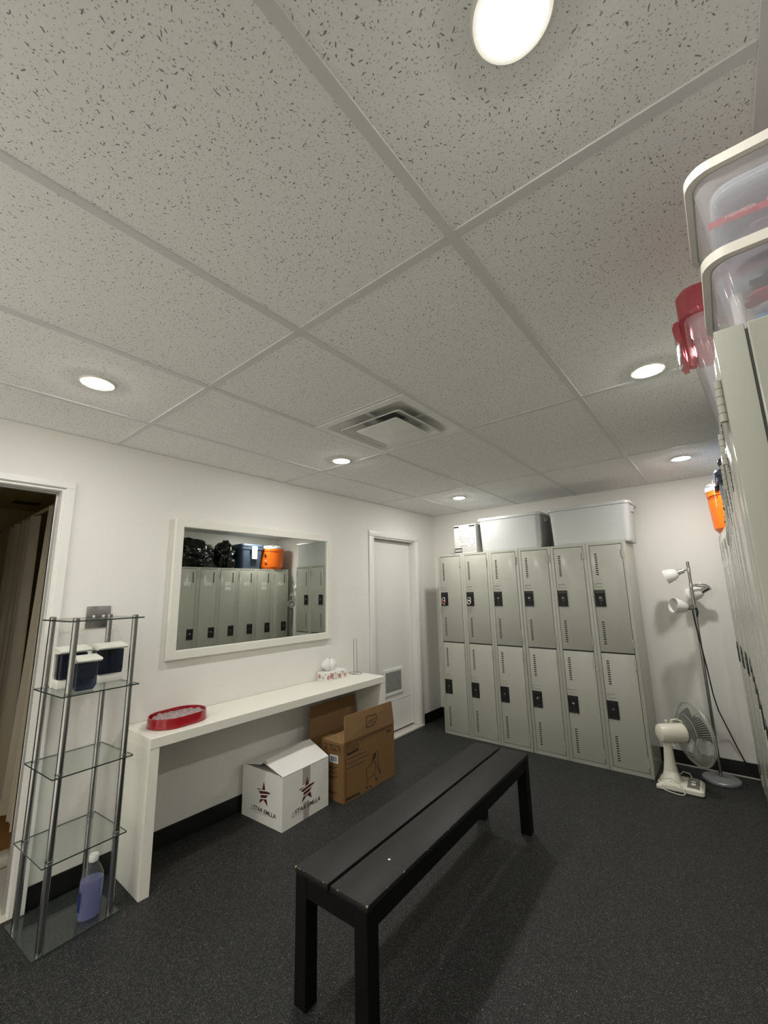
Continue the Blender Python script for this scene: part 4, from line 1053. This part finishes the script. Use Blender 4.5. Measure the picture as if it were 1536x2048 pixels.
# orange cooler
cc = (2.902, 4.022)
t = thing('drink_cooler', 'round orange drink cooler with white lid at the far end of the right lockers', 'cooler', (cc[0], cc[1], 1.80))
b = MB(); b.lathe([(0, 1.801), (0.155, 1.801), (0.182, 1.835), (0.185, 1.86), (0.195, 2.05), (0.1955, 2.052), (0.187, 2.056), (0.187, 2.078), (0.198, 2.082), (0.200, 2.112), (0.198, 2.118), (0, 2.118)], TR((cc[0], cc[1], 0)), 48); b.build('cooler_body', M_ORANGE, t, sharp=25)
b = MB(); b.lathe([(0, 2.1185), (0.202, 2.1185), (0.205, 2.124), (0.203, 2.156), (0.195, 2.165), (0.15, 2.168), (0.145, 2.160), (0.05, 2.158), (0, 2.158)], TR((cc[0], cc[1], 0)), 48); b.build('lid', M_COOLW, t)
b = MB(); b.box((-0.208, -0.022, 2.150), (-0.15, 0.022, 2.172), 0.004, 2, T=TR((cc[0], cc[1], 0), R(30))); b.build('lid_notch', mat('grey_lid_notch', (0.30, 0.30, 0.31), 0.5), t)
b = MB(); b.grid(lambda u, v: V((cc[0] + 0.1925 * math.cos(R(186 + 40 * u)), cc[1] + 0.1925 * math.sin(R(186 + 40 * u)), 2.052 + 0.022 * v)), 16, 2); b.build('grip_recess_shade', mat('orange_recess_shade', (0.42, 0.06, 0.004), 0.5), t)  # darker orange paints the shade of the grip recess
b = MB()
T_ = Matrix.Translation((cc[0], cc[1], 0))
def cyl_patch(a0, a1, z0, z1, r, taper=0.0):
    return lambda u, v: V((cc[0] + r * math.cos(R(a0 + (a1 - a0) * u)), cc[1] + r * math.sin(R(a0 + (a1 - a0) * u)), z0 + (z1 - z0) * v * (1 - taper * (1 - u))))
b.grid(cyl_patch(230, 244, 1.868, 1.912, 0.1905, 0.9), 10, 4); b.grid(cyl_patch(236, 246, 1.985, 2.045, 0.1975, 0.6), 8, 4); b.build('black_logo_mark', M_BLACK, t)
b = MB(); b.grid(cyl_patch(120, 140, 1.97, 1.985, 0.194), 8, 2); b.grid(cyl_patch(120, 142, 1.945, 1.952, 0.193), 8, 2); b.grid(cyl_patch(238, 244, 1.925, 1.945, 0.193, 0.5), 6, 2); b.build('white_logo_mark', M_COOLW, t)

# ------------------------------------------------------------------ floor lamp
lx, ly = 2.513, 4.165
t = thing('floor_lamp', 'slim silver floor lamp with three white glass shades against the far wall', 'floor lamp', (lx, ly, 0))
b = MB(); b.lathe([(0, 0.0005), (0.112, 0.0005), (0.117, 0.004), (0.117, 0.018), (0.111, 0.024), (0.02, 0.027), (0.012, 0.032), (0, 0.032)], TR((lx, ly, 0)), 48); b.build('base', M_LAMPGREY, t)
b = MB(); b.cyl((lx, ly, 0.025), (lx, ly, 1.612), 0.0105, n=20); b.build('pole', M_POST, t)
def head(zp, p0, p1, p2, ro, arm0, name='lamp_head'):
    """chrome socket p0-p1, glass shade p1-p2 opening to radius ro, arm from the pole"""
    p0, p1, p2 = V(p0), V(p1), V(p2)
    b = MB(); b.cyl(arm0, p0, 0.0075, n=12); b.cyl(p0, p1, 0.021, 0.023, n=24); b.cyl(V(arm0) - V((0, 0, 0.014)), V(arm0) + V((0, 0, 0.014)), 0.0145, n=20)
    hd = b.build(name, M_CHROME, t)
    d = p2 - p1; T = Matrix.Translation(p1) @ d.to_track_quat('Z', 'Y').to_matrix().to_4x4(); L = d.length
    b = MB(); b.lathe([(0.021, -0.002), (0.034, L * 0.08), (0.047, L * 0.35), (ro - 0.002, L * 0.72), (ro, L), (ro - 0.003, L), (ro - 0.005, L * 0.72), (0.044, L * 0.35), (0.031, L * 0.10), (0.0, L * 0.09)], T, 36)
    b.build('lamp_shade', M_SHADE, hd)
    b = MB(); b.lathe([(0, L * 0.10), (0.012, L * 0.12), (0.021, L * 0.4), (0.022, L * 0.55), (0.014, L * 0.70), (0, L * 0.74)], T, 20); b.build('bulb', M_PAPER, hd)
head(1.54, (2.478, 4.150, 1.540), (2.438, 4.140, 1.524), (2.352, 4.138, 1.494), 0.057, (lx, ly, 1.548))
head(1.43, (2.626, 4.205, 1.405), (2.577, 4.228, 1.376), (2.490, 4.258, 1.345), 0.057, (lx, ly, 1.425))
b = MB(); b.tube([(lx, ly, 1.425), (2.565, 4.18, 1.436), (2.605, 4.195, 1.425), (2.622, 4.203, 1.408)], 0.007, 8); b.build('curved_arm', M_CHROME, t)
head(1.25, (2.497, 4.145, 1.252), (2.466, 4.105, 1.252), (2.384, 4.040, 1.272), 0.058, (lx, ly, 1.256))
b = MB()
b.tube([(2.500, 4.150, 1.262), (2.498, 4.140, 1.22), (2.503, 4.148, 1.12), (2.516, 4.150, 0.98), (2.530, 4.175, 0.80), (2.540, 4.22, 0.60), (2.556, 4.27, 0.47), (2.594, 4.32, 0.33), (2.632, 4.338, 0.20), (2.660, 4.344, 0.118), (2.690, 4.338, 0.06), (2.76, 4.335, 0.012)], 0.0042, 8)
b.tube([(2.524, 4.150, 1.250), (2.530, 4.146, 1.215), (2.520, 4.148, 1.18)], 0.006, 8)
b.build('cord', M_CORDB, t)

# ------------------------------------------------------------------ table fan on the floor
t = thing('table_fan', 'cream oscillating fan with wire cage standing on the floor by the lockers', 'fan', (2.27, 3.86, 0))
FA = V((0.82, 0.57, 0.0)).normalized(); FU = V((0, 0, 1)); FS_ = FA.cross(FU).normalized()
rzf = R(1.0)
FM = TR((2.292, 3.880, 0), rzf)
b = MB(FM)
b.loft([rr(0.262, 0.212, 0.022, 0.004, n=4), rr(0.270, 0.220, 0.025, 0.010, n=4), rr(0.266, 0.216, 0.025, 0.030, n=4), rr(0.235, 0.190, 0.025, 0.044, n=4)])
b.loft([rr(0.12, 0.165, 0.05, 0.040, (-0.055, -0.004), 6), rr(0.105, 0.13, 0.045, 0.070, (-0.055, -0.002), 6), rr(0.085, 0.088, 0.035, 0.105, (-0.055, 0), 6)], cap0=False, cap1=True)
b.box((-0.145, -0.118, 0.001), (-0.110, -0.085, 0.028), 0.006, 2)
b.build('base', M_CREAM, t)
b = MB(FM); b.loft([rr(0.088, 0.090, 0.035, 0.100, (-0.055, 0), 6), rr(0.070, 0.066, 0.030, 0.16, (-0.055, 0), 6), rr(0.058, 0.050, 0.022, 0.25, (-0.053, 0), 6), rr(0.060, 0.046, 0.02, 0.302, (-0.052, 0), 6)])
b.cyl((-0.052 + 0.035, 0.0, 0.288), (-0.052 + 0.035, -0.03, 0.288), 0.014, n=16); b.build('column', M_CREAM, t)
b = MB(FM); b.box((0.038, -0.095, 0.040), (0.108, 0.085, 0.0465), 0.001, 1); b.build('control_panel', M_FANPANEL, t)
b = MB(FM); b.box((0.060, -0.045, 0.0465), (0.085, -0.020, 0.051), 0.002, 1); b.box((0.060, 0.01, 0.0465), (0.085, 0.03, 0.049), 0.001, 1); b.build('control_button', M_CAPW, t)
mc = V((2.268, 3.868, 0.362))
TM = Matrix.Translation(mc) @ FA.to_track_quat('Z', 'Y').to_matrix().to_4x4()
b = MB(); b.lathe([(0, -0.088), (0.040, -0.087), (0.056, -0.078), (0.061, -0.060), (0.064, 0.0), (0.067, 0.060), (0.067, 0.085), (0.060, 0.094), (0, 0.094)], TM, 40)
b.build('motor_housing', M_CREAM2, t)
b = MB(); b.lathe([(0, -0.091), (0.034, -0.091), (0.041, -0.0865)], TM, 30); b.build('rear_cap', M_CREAM, t)
b = MB(); b.cyl(mc - FA * 0.02 + V((0, 0, 0.060)), mc - FA * 0.02 + V((0, 0, 0.082)), 0.006, n=12); b.cyl(mc - FA * 0.02 + V((0, 0, 0.080)), mc - FA * 0.02 + V((0, 0, 0.088)), 0.010, n=12); b.build('oscillation_knob', M_CREAM2, t)
b = MB(); b.tube([mc + FA * 0.012 + V((0, 0, 0.060)), mc + FA * 0.014 + V((0, 0, 0.086)), mc + FA * 0.05 + V((0, 0, 0.094)), mc + FA * 0.088 + V((0, 0, 0.078)), mc + FA * 0.090 + V((0, 0, 0.055))], 0.006, 8); b.build('carry_handle', M_CREAM2, t)
cc_ = mc + FA * 0.165 + V((0, 0, -0.008)); RC = 0.212
def cpt(r, a, ax): return cc_ + FS_ * (r * math.cos(a)) + FU * (r * math.sin(a)) + FA * ax
def grille(sgn, name):
    b = MB()
    nw = 84
    for i in range(nw):
        a = 2 * PI * i / nw
        b.tube([cpt(0.045, a, sgn * 0.066), cpt(0.11, a, sgn * 0.064), cpt(0.165, a, sgn * 0.050), cpt(0.198, a, sgn * 0.026), cpt(RC, a, sgn * 0.004)], 0.0010, 5)
    for r, ax in ((0.045, 0.066), (0.135, 0.060)):
        b.tube([cpt(r, 2 * PI * i / 48, sgn * ax) for i in range(48)], 0.0018, 6, closed=True)
    b.tube([cpt(RC, 2 * PI * i / 64, sgn * 0.006) for i in range(64)], 0.0036, 8, closed=True)
    if sgn > 0: b.cyl(cpt(0, 0, 0.060), cpt(0, 0, 0.070), 0.046, n=28)
    else: b.cyl(cpt(0, 0, -0.070), cpt(0, 0, -0.062), 0.050, n=28)
    return b.build(name, M_WIRE, t)
grille(-1, 'rear_grille'); grille(1, 'front_grille')
b = MB(); b.cyl(cpt(0, 0, -0.03), cpt(0, 0, 0.035), 0.034, 0.030, n=28); b.build('rotor_hub', M_BLADE, t)
for k_ in range(3):
    a0 = R(20 + 120 * k_)
    def bl(u, v):
        r = 0.030 + 0.150 * u
        wd = R(34) + R(16) * math.sin(u * PI * 0.75)
        a = a0 + wd * (v - 0.35) * 1.5
        return cpt(r * (1 - 0.10 * (v > 0.85) * u), a, 0.028 - 0.050 * v)
    b = MB(); b.grid(bl, 14, 12, thick=0.0018); b.build('fan_blade', M_BLADE, t)
b = MB()
b.tube([FM @ V(p) for p in ((-0.128, -0.100, 0.020), (-0.135, -0.060, 0.040), (-0.10, -0.115, 0.075), (-0.05, -0.105, 0.085), (0.0, -0.112, 0.058), (0.02, -0.128, 0.030), (0.025, -0.142, 0.012), (0.010, -0.150, 0.006), (-0.02, -0.150, 0.006), (-0.07, -0.140, 0.008), (-0.12, -0.120, 0.014))], 0.0036, 8)
b.tube([FM @ V(p) for p in ((-0.02, 0.09, 0.044), (0.01, 0.10, 0.075), (0.05, 0.10, 0.070), (0.06, 0.09, 0.048))], 0.003, 8)
b.build('cord', M_CORDW, t)

# ------------------------------------------------------------------ shower curtains and vent in the next room
t = thing('curtain_rod', 'pale rod holding the shower curtains in the dark room beyond the doorway', 'curtain rod', (-1.7, 0.735, 2.058))
b = MB(); b.cyl((-2.8, 0.735, 2.058), (-0.12, 0.735, 2.058), 0.013, n=16); b.build('rod', M_CURT, t)
def curtain(xt, xb_, xe, label, z0, seed):
    # hangs from the rod between xt and xe; the free edge flares out to xb_ at the hem
    def fn(u, v):
        xa = xb_ + (xt - xb_) * v
        x = xa + (xe - xa) * u
        return V((x + 0.012 * math.sin(v * 3 + seed), 0.728 + 0.030 * math.sin(u * 24 + seed) * (0.6 + 0.4 * (1 - v)) + 0.014 * math.sin(u * 57 + seed * 3), z0 + (2.040 - z0) * v))
    b = MB(); b.grid(fn, 90, 10, thick=0.002); return tag(b.build('shower_curtain', M_CURT, None, ((xt + xe) / 2, 0.728, z0)), label, 'curtain', 'shower curtains')
curtain(-0.76, -0.98, -0.45, 'bunched shower curtain nearest the doorway jamb', 0.14, 0.4)
curtain(-1.14, -1.16, -2.1, 'shower curtain further inside the dark room', 0.08, 2.1)
t = thing('exhaust_vent', 'dark rectangular exhaust vent in the ceiling of the room beyond the doorway', 'air vent', (-2.33, 0.85, H))
b = MB(); b.box((-2.40, 0.75, H - 0.006), (-2.26, 0.95, H - 0.0005), 0.002, 1); b.build('vent_plate', mat('dark_vent', (0.03, 0.02, 0.015), 0.6), t)
b = MB()
for i in range(6): b.box((-2.39 + i * 0.022, 0.76, H - 0.009), (-2.382 + i * 0.022, 0.94, H - 0.006))
b.build('vent_slat', mat('dark_vent_slat', (0.05, 0.035, 0.025), 0.6), t)
